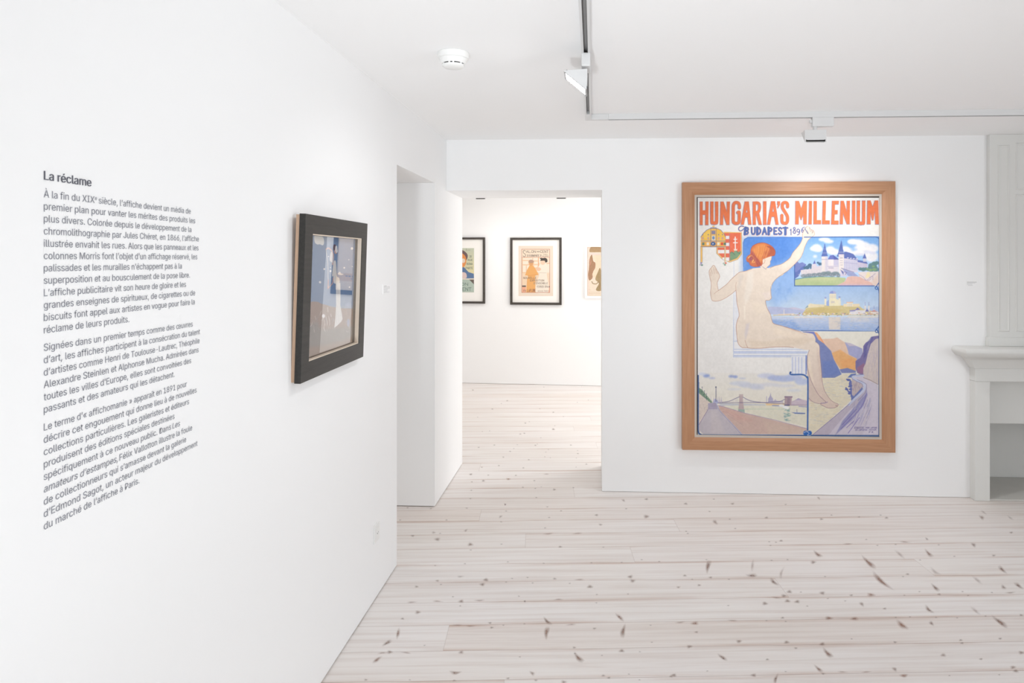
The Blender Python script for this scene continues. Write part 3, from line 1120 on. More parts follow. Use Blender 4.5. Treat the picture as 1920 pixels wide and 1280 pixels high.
    A.poly([(105, 1128), (115, 1010), (300, 975), (600, 950), (980, 955), (1130, 970), (1100, 1050), (940, 1128)], (178, 190, 142))
    A.poly([(105, 1100), (400, 1040), (700, 1060), (900, 1090), (850, 1128), (105, 1128)], (166, 184, 134), a=.6, soft=1.5)
    A.poly([(400, 1000), (700, 965), (1000, 970), (900, 1020)], (196, 198, 150), a=.6, soft=1.5)
    A.poly([(940, 1128), (1110, 1040), (1160, 950), (1260, 930), (1400, 945), (1520, 1010), (1640, 1060), (1690, 1128)], (220, 178, 166))
    A.poly([(900, 1128), (1060, 1085), (1400, 1090), (1690, 1110), (1690, 1128)], (204, 176, 190), a=.7, soft=1)
    A.poly([(1020, 800), (1140, 850), (1150, 940), (1020, 940)], (206, 198, 214))
    A.poly([(1060, 790), (1300, 870), (1380, 935), (1180, 930), (1110, 850)], (150, 158, 198))
    A.line([(1040, 775), (1290, 855)], 12, (120, 116, 160))
    A.poly([(1020, 800), (1085, 850), (1080, 910)], (92, 98, 156))
    A.line([(1100, 850), (1150, 860), (1120, 900)], 9, (110, 100, 150))
    for P in ([(1390, 900), (1480, 950), (1530, 1020)], [(1560, 1010), (1720, 880)], [(1600, 960), (1670, 940), (1670, 1010)], [(1510, 1010), (1590, 1020), (1640, 980)]):
        A.line(P, 8, (150, 132, 170), a=.8)
    A.poly([(1640, 1060), (1790, 860), (1790, 1128), (1690, 1128)], (224, 196, 180), a=.7, soft=.8)
    A.line([(105, 700), (105, 1128), (1700, 1128)], 17, BL)
    # ---- river town
    A.at(1440, 530, 8.727)
    A.poly([(0, 390), (150, 392), (330, 410), (430, 400), (580, 435), (640, 470), (560, 500), (0, 520)], (176, 182, 212), soft=.5)
    A.poly([(330, 410), (430, 400), (580, 435), (640, 460), (400, 430)], (206, 196, 212), a=.7, soft=.6)
    A.poly([(1560, 420), (1720, 400), (1820, 385), (1820, 470), (1560, 470)], (168, 188, 220), soft=.5)
    A.poly([(560, 510), (640, 400), (700, 345), (900, 360), (1200, 370), (1500, 385), (1560, 430), (1820, 490), (1820, 530), (560, 530)], (206, 190, 138))
    A.poly([(560, 505), (700, 425), (900, 405), (1250, 440), (1100, 500), (700, 520)], (200, 178, 118), a=.8, soft=1.2)
    A.poly([(600, 430), (640, 380), (690, 335), (760, 350), (920, 355), (920, 390), (650, 410)], (226, 212, 178))
    A.poly([(600, 425), (650, 365), (660, 395)], (140, 160, 170))
    A.poly([(1000, 380), (1000, 270), (1125, 265), (1190, 300), (1190, 375)], (232, 222, 188))
    A.poly([(925, 370), (925, 330), (1000, 275), (1000, 380)], (150, 168, 214))
    A.rect(1005, 175, 1115, 270, (230, 220, 190))
    A.poly([(1005, 178), (1015, 148), (1050, 130), (1075, 130), (1105, 150), (1118, 178)], (138, 152, 208), sm=False)
    A.poly([(1060, 130), (1105, 150), (1118, 176), (1075, 176)], (196, 186, 208), a=.6, soft=.5)
    for x in (1030, 1055, 1080, 1100):
        A.line([(x, 200), (x, 250)], 7, (190, 186, 196), a=.8)
    for x, y in ((940, 300), (1170, 290)):
        A.rect(x - 16, y - 45, x + 16, y + 70, (228, 220, 196))
        A.dab(x, y - 55, 17, 17, (150, 160, 208))
    A.rect(1030, 300, 1090, 330, (206, 196, 188))
    A.rect(1235, 345, 1500, 390, (230, 212, 176))
    A.rect(1290, 320, 1385, 385, (234, 222, 196))
    A.line([(1285, 320), (1390, 318)], 12, (226, 176, 152))
    for x in (1310, 1340, 1365):
        A.line([(x, 345), (x, 385)], 7, (186, 176, 190))
    for x, h in ((1590, 320), (1650, 320), (1735, 380)):
        A.line([(x, h), (x, h + 60)], 7, (140, 140, 190))
        A.rect(x - 12, h + 55, x + 12, 480, (222, 214, 210))
    A.rect(1340, 450, 1590, 520, (222, 218, 222))
    A.poly([(1420, 450), (1465, 405), (1510, 440)], (124, 120, 180))
    A.poly([(1330, 450), (1430, 440), (1430, 465), (1340, 470)], (128, 124, 184), a=.8)
    A.poly([(1590, 470), (1620, 430), (1660, 470)], (110, 112, 176))
    A.poly([(1670, 475), (1735, 445), (1800, 475)], (196, 140, 140))
    A.rect(1680, 475, 1820, 520, (226, 214, 204))
    r = np.random.RandomState(11)
    cs = [(232, 214, 196), (214, 160, 140), (166, 150, 190), (236, 228, 216), (210, 184, 140), (150, 150, 120)]
    for i in range(120):
        x = r.uniform(350, 1800)
        y = r.uniform(500, 545) if x > 500 else r.uniform(520, 540)
        A.rect(x, y - r.uniform(6, 20), x + r.uniform(10, 34), y, cs[r.randint(6)], a=.85)
    A.line([(90, 530), (350, 525)], 16, (206, 190, 160))
    A.line([(170, 518), (420, 508)], 14, (226, 206, 186))
    A.line([(261, 440), (261, 520)], 10, (234, 222, 214))
    # river
    A.poly([(60, 545), (430, 560), (900, 555), (1820, 560), (1820, 786), (60, 786)], grad(594, (194, 203, 222), 619, (150, 174, 216)))
    A.poly([(60, 600), (420, 620), (560, 780), (60, 786)], (112, 148, 208), a=.5, soft=2.5)
    A.poly([(990, 560), (1185, 560), (1185, 765), (1000, 765)], (220, 206, 192), a=.85, soft=.6)
    A.rect(430, 550, 900, 575, (226, 214, 204), a=.8, soft=.6)
    A.rect(1300, 540, 1820, 570, (224, 212, 196), a=.7, soft=.8)
    A.rect(1350, 570, 1660, 640, (212, 208, 206), a=.5, soft=2)
    for i in range(330):
        x, y = r.uniform(70, 1790), r.uniform(560, 775)
        c = [(110, 144, 208), (214, 216, 224), (168, 176, 210), (224, 206, 176)][r.randint(4)]
        A.line([(x, y), (x + r.uniform(15, 50), y + r.uniform(-2, 2))], 4, c, a=.5)
    A.line([(545, 782), (1000, 785), (1745, 797)], 13, BL)
    # ---- gorge
    A.at(1460, 610, 7.53)
    A.poly([(330, 80), (1420, 84), (1420, 1550), (400, 1550), (395, 600)], (226, 222, 210))
    A.poly([(600, 740), (890, 690), (1090, 660), (1090, 730), (1030, 760), (1010, 1060), (480, 1560), (400, 1560), (410, 740)], (220, 211, 188))
    for i in range(520):
        x, y = r.uniform(430, 1000), r.uniform(745, 1420)
        if x < 600 and y < 1080:
            continue
        c = [(186, 184, 190), (230, 222, 192), (212, 186, 146), (168, 172, 192), (226, 214, 170)][r.randint(5)]
        A.line([(x, y), (x + r.uniform(15, 60), y + r.uniform(-3, 3))], 4.5, c, a=.5)
    A.poly([(930, 235), (1010, 250), (1180, 325), (1200, 480), (1090, 640), (960, 520)], (160, 162, 200))
    A.poly([(940, 235), (1010, 250), (1100, 290), (1000, 290)], (214, 196, 196), a=.6, soft=.8)
    A.poly([(600, 190), (770, 185), (825, 168), (935, 240), (970, 330), (990, 410), (1100, 465), (1090, 560), (1085, 640), (880, 640), (740, 420), (650, 280)], (222, 190, 168))
    A.poly([(740, 390), (870, 340), (990, 420), (1100, 470), (1085, 640), (880, 620), (800, 520)], (224, 166, 106), a=.9, soft=1.5)
    A.poly([(870, 500), (1000, 460), (1090, 500), (1085, 610), (900, 590)], (228, 160, 100), a=.6, soft=1.5)
    A.poly([(500, 90), (540, 100), (590, 160), (640, 240), (660, 300), (560, 230)], (230, 170, 124))
    A.poly([(640, 250), (600, 190), (585, 160), (610, 220)], (222, 120, 90))
    A.poly([(330, 85), (500, 88), (560, 200), (640, 255), (740, 360), (780, 480), (850, 610), (888, 690), (790, 738), (600, 738), (560, 300), (480, 210)], (116, 128, 178))
    A.poly([(620, 500), (780, 500), (880, 680), (640, 735)], (104, 124, 184), a=.8, soft=2)
    A.poly([(380, 85), (500, 88), (530, 190), (450, 150)], (116, 124, 188))
    A.poly([(860, 620), (970, 600), (1090, 640), (1090, 668), (890, 672)], (116, 124, 172))
    A.poly([(970, 735), (1020, 685), (1100, 675), (1060, 735)], (96, 116, 172))
    A.poly([(1420, 140), (1305, 160), (1295, 210), (1230, 240), (1195, 290), (1190, 380), (1150, 460), (1085, 500), (1085, 600), (1110, 670), (1190, 710), (1240, 600), (1420, 500)], (118, 108, 156))
    A.poly([(1305, 165), (1350, 150), (1300, 260), (1240, 420), (1200, 480), (1200, 330), (1240, 250)], (92, 92, 152), a=.7, soft=1)
    A.poly([(1100, 600), (1200, 530), (1225, 570), (1190, 680), (1120, 670)], (150, 104, 132), a=.8, soft=1)
    A.poly([(1420, 180), (1370, 190), (1300, 260), (1260, 400), (1225, 540), (1195, 600), (1195, 740), (1420, 840)], (202, 188, 184))
    for i in range(60):
        x, y = r.uniform(1250, 1400), r.uniform(230, 700)
        A.line([(x, y), (x - 12, y + r.uniform(50, 120))], 7, (160, 152, 186) if i % 2 else (216, 200, 190), a=.3, soft=.4)
    A.line([(1195, 735), (1290, 770), (1400, 830)], 6, (120, 100, 110))
    # road and wall
    A.poly([(1190, 700), (1195, 740), (1400, 835), (1420, 1550), (700, 1550), (800, 1280), (1000, 1110), (1200, 900), (1180, 800), (1060, 740)], (200, 192, 206))
    A.poly([(1035, 740), (1060, 745), (1180, 800), (1190, 870), (1100, 1000), (1025, 1060), (1020, 900)], (188, 172, 172))
    for i in range(50):
        x, y = r.uniform(1035, 1180), r.uniform(770, 1000)
        A.line([(x, y), (x + 5, y + 30)], 5, (130, 116, 150), a=.5)
    A.poly([(1025, 1060), (1020, 960), (1060, 1000), (1180, 870), (1195, 900), (1090, 1020)], (86, 104, 170), a=.85, soft=.8)
    A.poly([(480, 1545), (800, 1275), (1000, 1100), (1110, 1000), (1200, 880), (1235, 860), (1230, 960), (1130, 1080), (960, 1240), (700, 1550)], (182, 172, 188))
    A.poly([(1130, 1080), (1230, 960), (1240, 900), (1255, 980), (1200, 1130), (1040, 1330), (800, 1545), (900, 1350)], (134, 134, 180), a=.85, soft=1)
    A.line([(1195, 705), (1060, 715), (1045, 740), (1100, 775), (1190, 815), (1215, 860), (1195, 920), (1080, 1030), (990, 1120)], 30, (188, 194, 218), sm=True)
    A.line([(1195, 692), (1050, 705), (1032, 740), (1095, 785), (1170, 820), (1190, 870)], 6, (110, 112, 160), sm=True)
    A.line([(1110, 765), (1220, 815), (1240, 860), (1220, 950), (1120, 1060)], 6, (110, 112, 160), sm=True)
    A.line([(478, 1545), (800, 1278), (1000, 1105)], 7, (128, 116, 162))
    for i in range(90):
        x = r.uniform(1060, 1330)
        y = r.uniform(1000, 1400)
        A.line([(x, y), (x - 8, y + 40), (x - 45, y + 120)], 6, [(126, 118, 172), (172, 166, 200), (196, 182, 176), (140, 146, 190)][i % 4], a=.45, sm=True)
    for P in ([(1240, 960), (1160, 1160), (880, 1460)], [(1100, 1180), (900, 1400)], [(1140, 1300), (980, 1520)], [(1060, 1350), (960, 1440)]):
        A.line(P, 10, (110, 98, 168), a=.75, sm=True)
    A.poly([(1330, 960), (1400, 900), (1410, 1540), (1180, 1540), (1300, 1250)], (208, 200, 214), a=.8, soft=2.5)
    for P in ([(960, 760), (1010, 770), (1000, 830), (1030, 850)], [(950, 880), (985, 930), (1025, 960)], [(1020, 790), (1025, 1000)]):
        A.line(P, 20, (96, 104, 164), sm=True)
    for x, y in ((985, 770), (1005, 860), (960, 900), (1000, 960), (1015, 900), (1005, 940)):
        A.dab(x, y, 24, 15, (88, 98, 162), soft=.4)
    # ---- bridge view, lower left
    A.at(1300, 690, 9.144)
    A.poly([(80, 140), (110, 100), (180, 75), (1130, 90), (1960, 90), (1960, 1130), (150, 1130), (90, 1080), (80, 1000)], grad(700, (226, 222, 216), 760, (227, 221, 207)))
    for x, y, rx, ry, c, al in ((225, 130, 55, 28, (132, 152, 208), .9), (150, 100, 60, 25, (196, 204, 226), .7), (320, 170, 45, 12, (160, 170, 214), .8), (650, 140, 40, 20, (136, 152, 206), .9), (720, 148, 35, 20, (120, 140, 202), .9),
                                (840, 175, 50, 10, (176, 184, 214), .7), (1250, 130, 150, 45, (196, 200, 222), .8), (1400, 170, 130, 45, (160, 172, 214), .8), (1560, 180, 170, 55, (170, 182, 218), .85), (1720, 160, 150, 60, (172, 184, 220), .8),
                                (1860, 230, 120, 60, (176, 188, 222), .8), (800, 260, 180, 40, (200, 204, 218), .8), (1000, 300, 220, 40, (196, 200, 216), .8), (1100, 340, 120, 30, (194, 198, 216), .7), (700, 360, 110, 20, (206, 208, 216), .7),
                                (1300, 280, 160, 35, (206, 206, 216), .7), (1560, 300, 180, 30, (204, 206, 218), .6), (1720, 380, 120, 25, (200, 206, 220), .6)):
        A.dab(x, y, rx, ry, c, a=al, soft=2.2)
    A.poly([(430, 590), (1960, 620), (1960, 1000), (880, 770), (520, 660)], (220, 216, 198))
    for i in range(120):
        x, y = r.uniform(600, 1900), r.uniform(640, 960)
        if y < 640 + (x - 430) * .26 + 20:
            A.line([(x, y), (x + r.uniform(20, 50), y)], 5, [(198, 200, 180), (232, 226, 200), (190, 196, 200)][i % 3], a=.6)
    for i in range(60):
        x, y = r.uniform(1545, 1640), r.uniform(680, 900)
        A.line([(x, y), (x + r.uniform(15, 40), y + r.uniform(-6, 6))], 7, (116, 160, 158) if i % 3 else (90, 132, 150), a=.65)
    A.line([(680, 700), (1560, 700)], 8, (170, 196, 170), a=.7)
    A.poly([(440, 600), (700, 605), (1240, 620), (1240, 640), (560, 640), (470, 660)], (186, 188, 200), a=.8)
    A.poly([(1240, 600), (1560, 600), (1560, 640), (1250, 640)], (226, 196, 150))
    A.poly([(1350, 630), (1540, 635), (1540, 655), (1350, 650)], (150, 156, 186))
    A.poly([(1280, 590), (1285, 520), (1310, 480), (1325, 420), (1335, 480), (1365, 520), (1372, 590)], (172, 166, 192))
    A.rect(1250, 480, 1262, 590, (184, 178, 200))
    A.poly([(1372, 560), (1410, 530), (1430, 560), (1540, 565), (1540, 595), (1372, 595)], (180, 172, 192), a=.9)
    A.poly([(790, 450), (850, 450), (853, 590), (880, 760), (768, 740), (785, 590)], (184, 164, 166))
    A.rect(785, 448, 853, 482, (196, 178, 178))
    A.poly([(768, 705), (878, 705), (880, 770), (850, 750), (775, 740)], (140, 170, 160), a=.8)
    A.poly([(1570, 485), (1690, 485), (1680, 640), (1560, 640)], (172, 150, 156))
    A.rect(1562, 480, 1700, 505, (140, 120, 140))
    A.poly([(1610, 510), (1660, 510), (1655, 640), (1605, 640)], (150, 130, 146))
    A.rect(1560, 625, 1650, 645, (92, 92, 128))
    A.poly([(1680, 570), (1750, 545), (1800, 515), (1880, 540), (1960, 560), (1960, 640), (1680, 640)], (196, 180, 192))
    A.poly([(1740, 550), (1800, 512), (1870, 545)], (160, 150, 184), a=.8)
    A.line([(1680, 632), (1960, 635)], 8, (130, 112, 140))
    A.line([(1810, 655), (1960, 665)], 14, (150, 146, 186))
    for P in ([(415, 590), (600, 570), (720, 520), (790, 490)], [(850, 495), (980, 560), (1160, 585), (1280, 590)], [(1290, 580), (1480, 570), (1570, 530)]):
        A.line(P, 9, (110, 104, 140), sm=True)
    A.line([(415, 600), (780, 590), (1150, 590), (1560, 612)], 9, (116, 108, 140))
    for x in range(560, 780, 22):
        A.line([(x, 565 - max(0, x - 600) * .36), (x, 592)], 3, (160, 156, 186), a=.7)
    for x in range(870, 1100, 22):
        A.line([(x, 505 + (x - 850) * .27), (x, 592)], 3, (160, 156, 186), a=.7)
    for x, y in ((1510, 640), (1570, 665), (1600, 680)):
        A.dab(x, y, 45, 22, (236, 236, 236), a=.9, soft=.8)
    A.at(1470, 690, 9.142)
    A.poly([(130, 758), (360, 765), (360, 785), (190, 780)], (84, 104, 164))
    A.line([(180, 757), (350, 764)], 9, (188, 198, 220))
    A.line([(220, 705), (222, 755)], 8, (120, 112, 150))
    A.at(1300, 690, 9.144)
    for x in (300, 420, 448, 480, 350):
        A.poly([(x - 12, 590), (x, 485), (x + 12, 590)], (190, 180, 200))
    A.poly([(330, 600), (370, 520), (420, 560), (430, 600)], (168, 170, 204))
    A.poly([(85, 400), (300, 590), (260, 700), (90, 980)], (214, 200, 190))
    for i in range(90):
        x = r.uniform(90, 250)
        y = r.uniform(430, 940)
        if y > 400 + (x - 85) * .9 and y < 980 - (x - 90) * 1.7:
            A.dab(x, y, 9, 5, (190, 174, 172), a=.7)
    A.poly([(85, 330), (150, 370), (240, 480), (330, 590), (290, 590), (85, 420)], (112, 140, 118))
    for i in range(50):
        t = r.rand()
        A.dab(90 + 220 * t, 365 + 215 * t + r.uniform(-25, 25), 9, 7, (82, 112, 104) if i % 2 else (150, 172, 140), a=.8)
    for x, y in ((97, 250), (150, 325), (190, 390), (226, 440)):
        A.line([(x, y), (x, y + 110)], 5, (90, 96, 110))
        A.dab(x, y, 6, 8, (80, 90, 110))
    A.poly([(250, 600), (390, 590), (430, 705), (250, 710)], (176, 168, 184))
    for y in range(610, 705, 18):
        A.line([(262, y), (405, y - 4)], 6, (140, 130, 164))
    A.poly([(250, 705), (430, 705), (830, 1130), (170, 1130), (90, 1060), (95, 970)], (190, 182, 190))
    A.poly([(300, 720), (380, 720), (560, 1130), (300, 1130)], (200, 190, 192), a=.6, soft=2.5)
    A.poly([(430, 640), (520, 660), (880, 770), (1960, 1040), (1960, 1130), (830, 1130), (450, 720)], (200, 172, 162))
    A.poly([(450, 660), (700, 730), (1000, 900), (760, 900), (520, 760)], (206, 160, 150), a=.5, soft=4)
    A.poly([(1200, 900), (1960, 1060), (1960, 1130), (1300, 1130)], (206, 184, 168), a=.6, soft=4)
    for i in range(40):
        t = r.rand()
        x, y = 480 + 1300 * t * r.rand(), 0
        y = 700 + (x - 440) * r.uniform(.28, .85)
        if y < 1120:
            A.line([(x, y), (x + 90, y + 90 * r.uniform(.3, .8))], 5, (176, 144, 148) if i % 2 else (214, 184, 172), a=.5)
    A.line([(430, 640), (520, 662), (880, 770), (1400, 890), (1960, 1040)], 9, (160, 140, 168))
    A.line([(390, 590), (445, 720), (830, 1130)], 13, (182, 188, 216))
    A.line([(412, 640), (450, 730), (820, 1130)], 5, (130, 118, 150))
    A.line([(250, 710), (95, 970)], 7, (130, 110, 150))
    A.line([(387, 345), (387, 570)], 9, (70, 76, 110))
    A.dab(387, 325, 12, 14, (70, 76, 100))
    # ---- bench
    A.at(1310, 490, 6.4)
    A.rect(422, 960, 1170, 1060, (228, 226, 228))
    A.line([(422, 958), (470, 956)], 5, (150, 166, 206))
    A.line([(420, 700), (420, 1150)], 5, (170, 182, 214))
    A.at(1460, 610, 7.53)
    A.poly([(-630, 335), (150, 305), (430, 340), (400, 420), (-630, 450)], (226, 226, 229))
    for y, wd, c in ((335, 8, (176, 188, 218)), (372, 16, (178, 190, 222)), (390, 6, (150, 168, 212)), (428, 14, (166, 180, 216)), (446, 6, (180, 192, 220))):
        A.line([(-630, y), (410 - (y - 335) * .25, y + 3)], wd, c)
    A.rect(175, 430, 400, 690, (226, 226, 230))
    for x in (195, 238, 282, 326, 385):
        A.line([(x, 450), (x, 690)], 13, (182, 190, 222), a=.9)
    A.rect(378, 420, 402, 690, (130, 146, 198))
    A.poly([(395, 640), (430, 650), (430, 760), (400, 740)], (222, 216, 206))
    # ---- figure
    SK, LN = (226, 210, 194), (178, 130, 106)
    A.at(1460, 610, 7.53)
    back_leg = [(405, 600), (440, 740), (500, 880), (570, 980), (640, 1050), (668, 1085), (640, 1102), (560, 1102), (480, 1075), (425, 1025)]
    A.poly(back_leg, (210, 190, 178), sm=True)
    A.line(back_leg[4:], 5, (134, 104, 122), sm=True)
    foot = [(400, 330), (430, 345), (408, 420), (402, 540), (418, 650), (450, 760), (505, 880), (565, 980), (640, 1055), (668, 1088), (590, 1105), (640, 1140), (700, 1164), (790, 1162), (836, 1135), (832, 1105), (790, 1090), (735, 1050), (685, 985), (640, 900),
            (614, 780), (602, 620), (590, 500), (580, 400), (578, 310), (560, 262), (490, 215), (400, 200), (330, 250)]
    A.poly(foot, grad(640, SK, 764, (212, 190, 178)), sm=True)
    A.poly([(540, 300), (575, 420), (595, 620), (615, 800), (580, 780), (560, 560), (535, 400)], (208, 184, 172), a=.55, soft=2)
    A.poly([(410, 430), (425, 640), (500, 860), (470, 640), (440, 440)], (236, 220, 198), a=.6, soft=2)
    A.line(foot[:14], 5.5, (140, 108, 120), sm=True)
    A.line(foot[13:28], 5.5, (150, 116, 118), sm=True)
    for x in (800, 812, 822):
        A.line([(x, 1120), (x + 8, 1140)], 4, (150, 116, 112))
    A.line([(690, 1080), (650, 1095), (600, 1098)], 8, (136, 120, 160))
    A.at(1310, 490, 6.4)
    body = [(640, 85), (560, 115), (490, 128), (440, 170), (390, 215), (340, 270), (290, 310), (238, 348), (228, 310), (222, 260), (236, 220), (252, 182), (240, 140), (222, 112), (203, 75), (186, 48), (168, 52), (150, 78), (134, 95), (125, 130),
            (134, 190), (148, 250), (150, 310), (142, 370), (152, 440), (170, 472), (230, 475), (300, 450), (380, 400), (448, 345), (452, 400), (460, 500), (478, 580), (486, 650), (465, 705), (450, 780), (458, 880), (470, 970), (498, 1015), (530, 1033), (578, 1034),
            (640, 1042), (760, 1040), (880, 1028), (1040, 1024), (1140, 1032), (1330, 1060), (1400, 960), (1380, 880), (1330, 860), (1230, 845), (1088, 800), (990, 772), (900, 745), (876, 700), (862, 640), (826, 570), (806, 510), (806, 468), (845, 466),
            (872, 440), (868, 400), (864, 340), (868, 300), (900, 240), (950, 190), (1020, 150), (1000, 60), (900, 60), (830, 80), (790, 70)]
    A.poly(body, SK, sm=True)
    # the raised arm
    A.at(1390, 420, 9.143)
    arm = [(400, 780), (505, 1090), (520, 1050), (545, 1000), (600, 935), (700, 862), (790, 802), (860, 740), (960, 640), (1020, 570), (1060, 480), (1092, 380), (1140, 282), (1200, 228), (1252, 188), (1256, 152), (1236, 110), (1192, 88), (1165, 48), (1132, 38), (1106, 62), (1064, 130), (1046, 180), (1050, 240), (1012, 330),
           (950, 410), (882, 490), (832, 580), (742, 652), (670, 692), (560, 722), (490, 755)]
    A.poly(arm, SK, sm=True)
    A.line(arm[2:], 7, LN, sm=True, a=.9)
    for P in ([(1106, 62), (1080, 110), (1065, 140)], [(1165, 60), (1180, 110), (1190, 130)], [(1200, 95), (1215, 130), (1210, 160)], [(1232, 115), (1225, 150)], [(1130, 110), (1150, 165)]):
        A.line(P, 6, (120, 96, 96), sm=True, a=.8)
    A.line([(1085, 80), (1140, 160)], 12, (64, 84, 140))
    A.poly([(700, 700), (860, 590), (960, 450), (1040, 330), (1060, 380), (980, 560), (840, 700), (700, 800)], (236, 220, 202), a=.6, soft=2)
    # modelling of the back
    A.at(1310, 490, 6.4)
    A.poly([(590, 130), (660, 120), (650, 300), (610, 440), (560, 520), (545, 430), (570, 250)], (232, 221, 208), a=.8, soft=2.5)
    A.poly([(540, 530), (562, 540), (560, 690), (545, 690)], (236, 224, 208), a=.9, soft=1)
    A.poly([(480, 160), (540, 170), (500, 300), (470, 330)], (210, 198, 188), a=.6, soft=2.5)
    A.poly([(570, 750), (610, 740), (590, 860), (560, 930), (550, 860)], (206, 196, 200), a=.7, soft=2)
    A.poly([(760, 380), (860, 360), (860, 430), (800, 460)], (230, 214, 206), a=.6, soft=2)
    A.poly([(640, 480), (780, 500), (800, 600), (700, 640), (640, 560)], (232, 216, 196), a=.6, soft=4)
    A.poly([(600, 940), (800, 960), (1150, 900), (1380, 930), (1250, 1000), (900, 1020), (640, 1030)], (214, 194, 172), a=.55, soft=3)
    A.poly([(900, 790), (1150, 850), (1300, 880), (1200, 930), (900, 870)], (236, 218, 196), a=.5, soft=3)
    A.line([(590, 1033), (572, 1000), (556, 945)], 5, (170, 124, 106), sm=True, a=.8)
    A.line([(640, 88), (560, 116), (490, 130), (440, 170), (390, 215), (340, 270), (290, 310), (238, 348)], 5, LN, sm=True)
    A.line(body[7:30], 4.5, LN, sm=True)
    A.line(body[29:46], 5.5, LN, sm=True)
    A.line(body[50:64], 5, LN, sm=True)
    A.line([(448, 345), (445, 290), (452, 250)], 4, LN, sm=True, a=.7)
    A.line([(238, 348), (205, 370), (185, 390)], 4, LN, sm=True, a=.8)
    for P in ([(150, 95), (165, 150)], [(180, 70), (190, 150)], [(203, 85), (212, 145)], [(225, 120), (228, 150)], [(140, 130), (148, 170)]):
        A.line(P, 4, (176, 136, 118), a=.8)
    A.line([(1000, 775), (1150, 830), (1300, 880)], 4, (206, 160, 140), sm=True, a=.7)
    # head
    A.at(1390, 420, 9.143)
    A.poly([(350, 620), (400, 580), (520, 530), (518, 580), (512, 610), (495, 640), (492, 690), (445, 735), (420, 768), (390, 770), (330, 740), (320, 700)], (230, 210, 192), sm=True)
    A.line([(520, 545), (514, 605), (495, 640), (492, 690), (445, 735), (420, 768)], 5, LN, sm=True)
    A.line([(425, 772), (400, 760), (365, 730)], 6, (70, 100, 150), sm=True, a=.8)
    hair = [(82, 592), (108, 545), (150, 512), (163, 430), (198, 372), (278, 332), (370, 318), (450, 340), (522, 380), (572, 440), (582, 490), (566, 535), (520, 548), (440, 575), (392, 592), (366, 612), (364, 680), (332, 712), (268, 732), (198, 726), (150, 700), (134, 660), (96, 640)]
    A.poly(hair, (196, 102, 66), sm=True)
    A.poly([(190, 430), (280, 350), (380, 340), (460, 380), (420, 480), (380, 560), (330, 640), (280, 560), (200, 500)], (224, 142, 74), a=.9, soft=3)
    A.poly([(160, 450), (200, 470), (260, 560), (250, 620), (170, 520)], (168, 84, 78), a=.8, soft=1.8)
    A.poly([(400, 480), (520, 400), (560, 450), (530, 520), (420, 560)], (178, 92, 62), a=.7, soft=2)
    A.dab(160, 600, 55, 50, (186, 96, 70), soft=1)
    A.dab(165, 590, 28, 32, (150, 78, 98), a=.85, soft=.8)
    A.line([(120, 580), (160, 545), (200, 550), (215, 600), (190, 640)], 18, (236, 178, 104), sm=True, a=.85)
    A.line([(225, 560), (250, 600), (230, 650), (180, 660)], 14, (232, 160, 90), sm=True, a=.8)
    for i in range(60):
        t = r.uniform(0, 1)
        x = 180 + 330 * t
        A.line([(x, 360 + 60 * abs(t - .5)), (x + 20 - 60 * t, 480), (x - 20 - 120 * t * .5, 590)], 6, [(236, 164, 92), (170, 84, 60), (214, 124, 66)][i % 3], a=.35, sm=True)
    for i in range(26):
        t = r.uniform(0, 1)
        A.line([(150 + 60 * t, 470 + 90 * r.rand()), (240 + 60 * t, 600 + 60 * r.rand()), (270 + 80 * t, 715)], 6, (150, 66, 70), a=.35, sm=True)
        A.line([(430 + 60 * t, 380), (500 + 70 * t, 440), (450 + 120 * t, 545)], 6, (158, 74, 56), a=.35, sm=True)
    A.line(hair[3:13], 8, (150, 66, 64), sm=True, a=.8)
    A.line(hair[16:], 7, (150, 66, 72), sm=True, a=.7)
    A.line([(365, 610), (390, 590), (405, 620), (395, 660), (375, 680)], 6, (190, 130, 104), sm=True)
    # ---- arms and crown
    A.at(1300, 360, 9.14)
    A.poly([(520, 680), (828, 690), (830, 1060), (760, 1150), (620, 1200), (500, 1150), (400, 1050), (398, 930), (520, 930)], (232, 186, 106))
    A.poly([(530, 700), (812, 700), (812, 1045), (750, 1130), (625, 1180), (500, 1125), (415, 1040), (415, 950), (530, 950)], (222, 104, 78))
    A.poly([(625, 700), (812, 700), (812, 1040), (750, 1130), (625, 1180)], (224, 104, 74))
    for y0, y1, xa in ((750, 805, 555), (868, 925, 555), (990, 1050, 420), (1118, 1178, 500)):
        A.rect(xa, y0, 615, y1, (230, 226, 226))
    A.rect(535, 945, 545, 1170, (150, 90, 90), a=.4)
    A.line([(620, 700), (620, 1180)], 7, (140, 120, 150))
    A.poly([(630, 1040), (660, 1020), (690, 1035), (710, 1005), (745, 1005), (770, 1030), (795, 1010), (815, 1025), (808, 1060), (750, 1130), (628, 1178)], (120, 150, 116))
    A.line([(630, 1045), (660, 1020), (712, 1075)], 6, (70, 96, 90))
    A.line([(740, 1010), (790, 1055), (808, 1020)], 6, (70, 96, 90))
    A.line([(718, 770), (720, 985)], 17, (236, 232, 230))
    A.line([(695, 808), (745, 808)], 15, (236, 232, 230))
    A.line([(688, 868), (754, 868)], 15, (236, 232, 230))
    A.poly([(690, 970), (715, 985), (755, 970), (748, 1003), (698, 1003)], (232, 206, 190))
    A.line([(828, 690), (830, 1060), (760, 1155), (625, 1203), (500, 1155), (398, 1050), (398, 940)], 5, (140, 120, 110), sm=False)
    A.poly([(128, 840), (128, 770), (165, 710), (230, 650), (300, 618), (345, 612), (400, 620), (470, 650), (530, 720), (550, 770), (550, 845)], (234, 184, 78), sm=False)
    A.poly([(180, 720), (240, 660), (295, 640), (295, 800), (190, 800)], (242, 200, 96), a=.8, soft=1.5)
    A.rect(298, 615, 393, 940, (230, 178, 92))
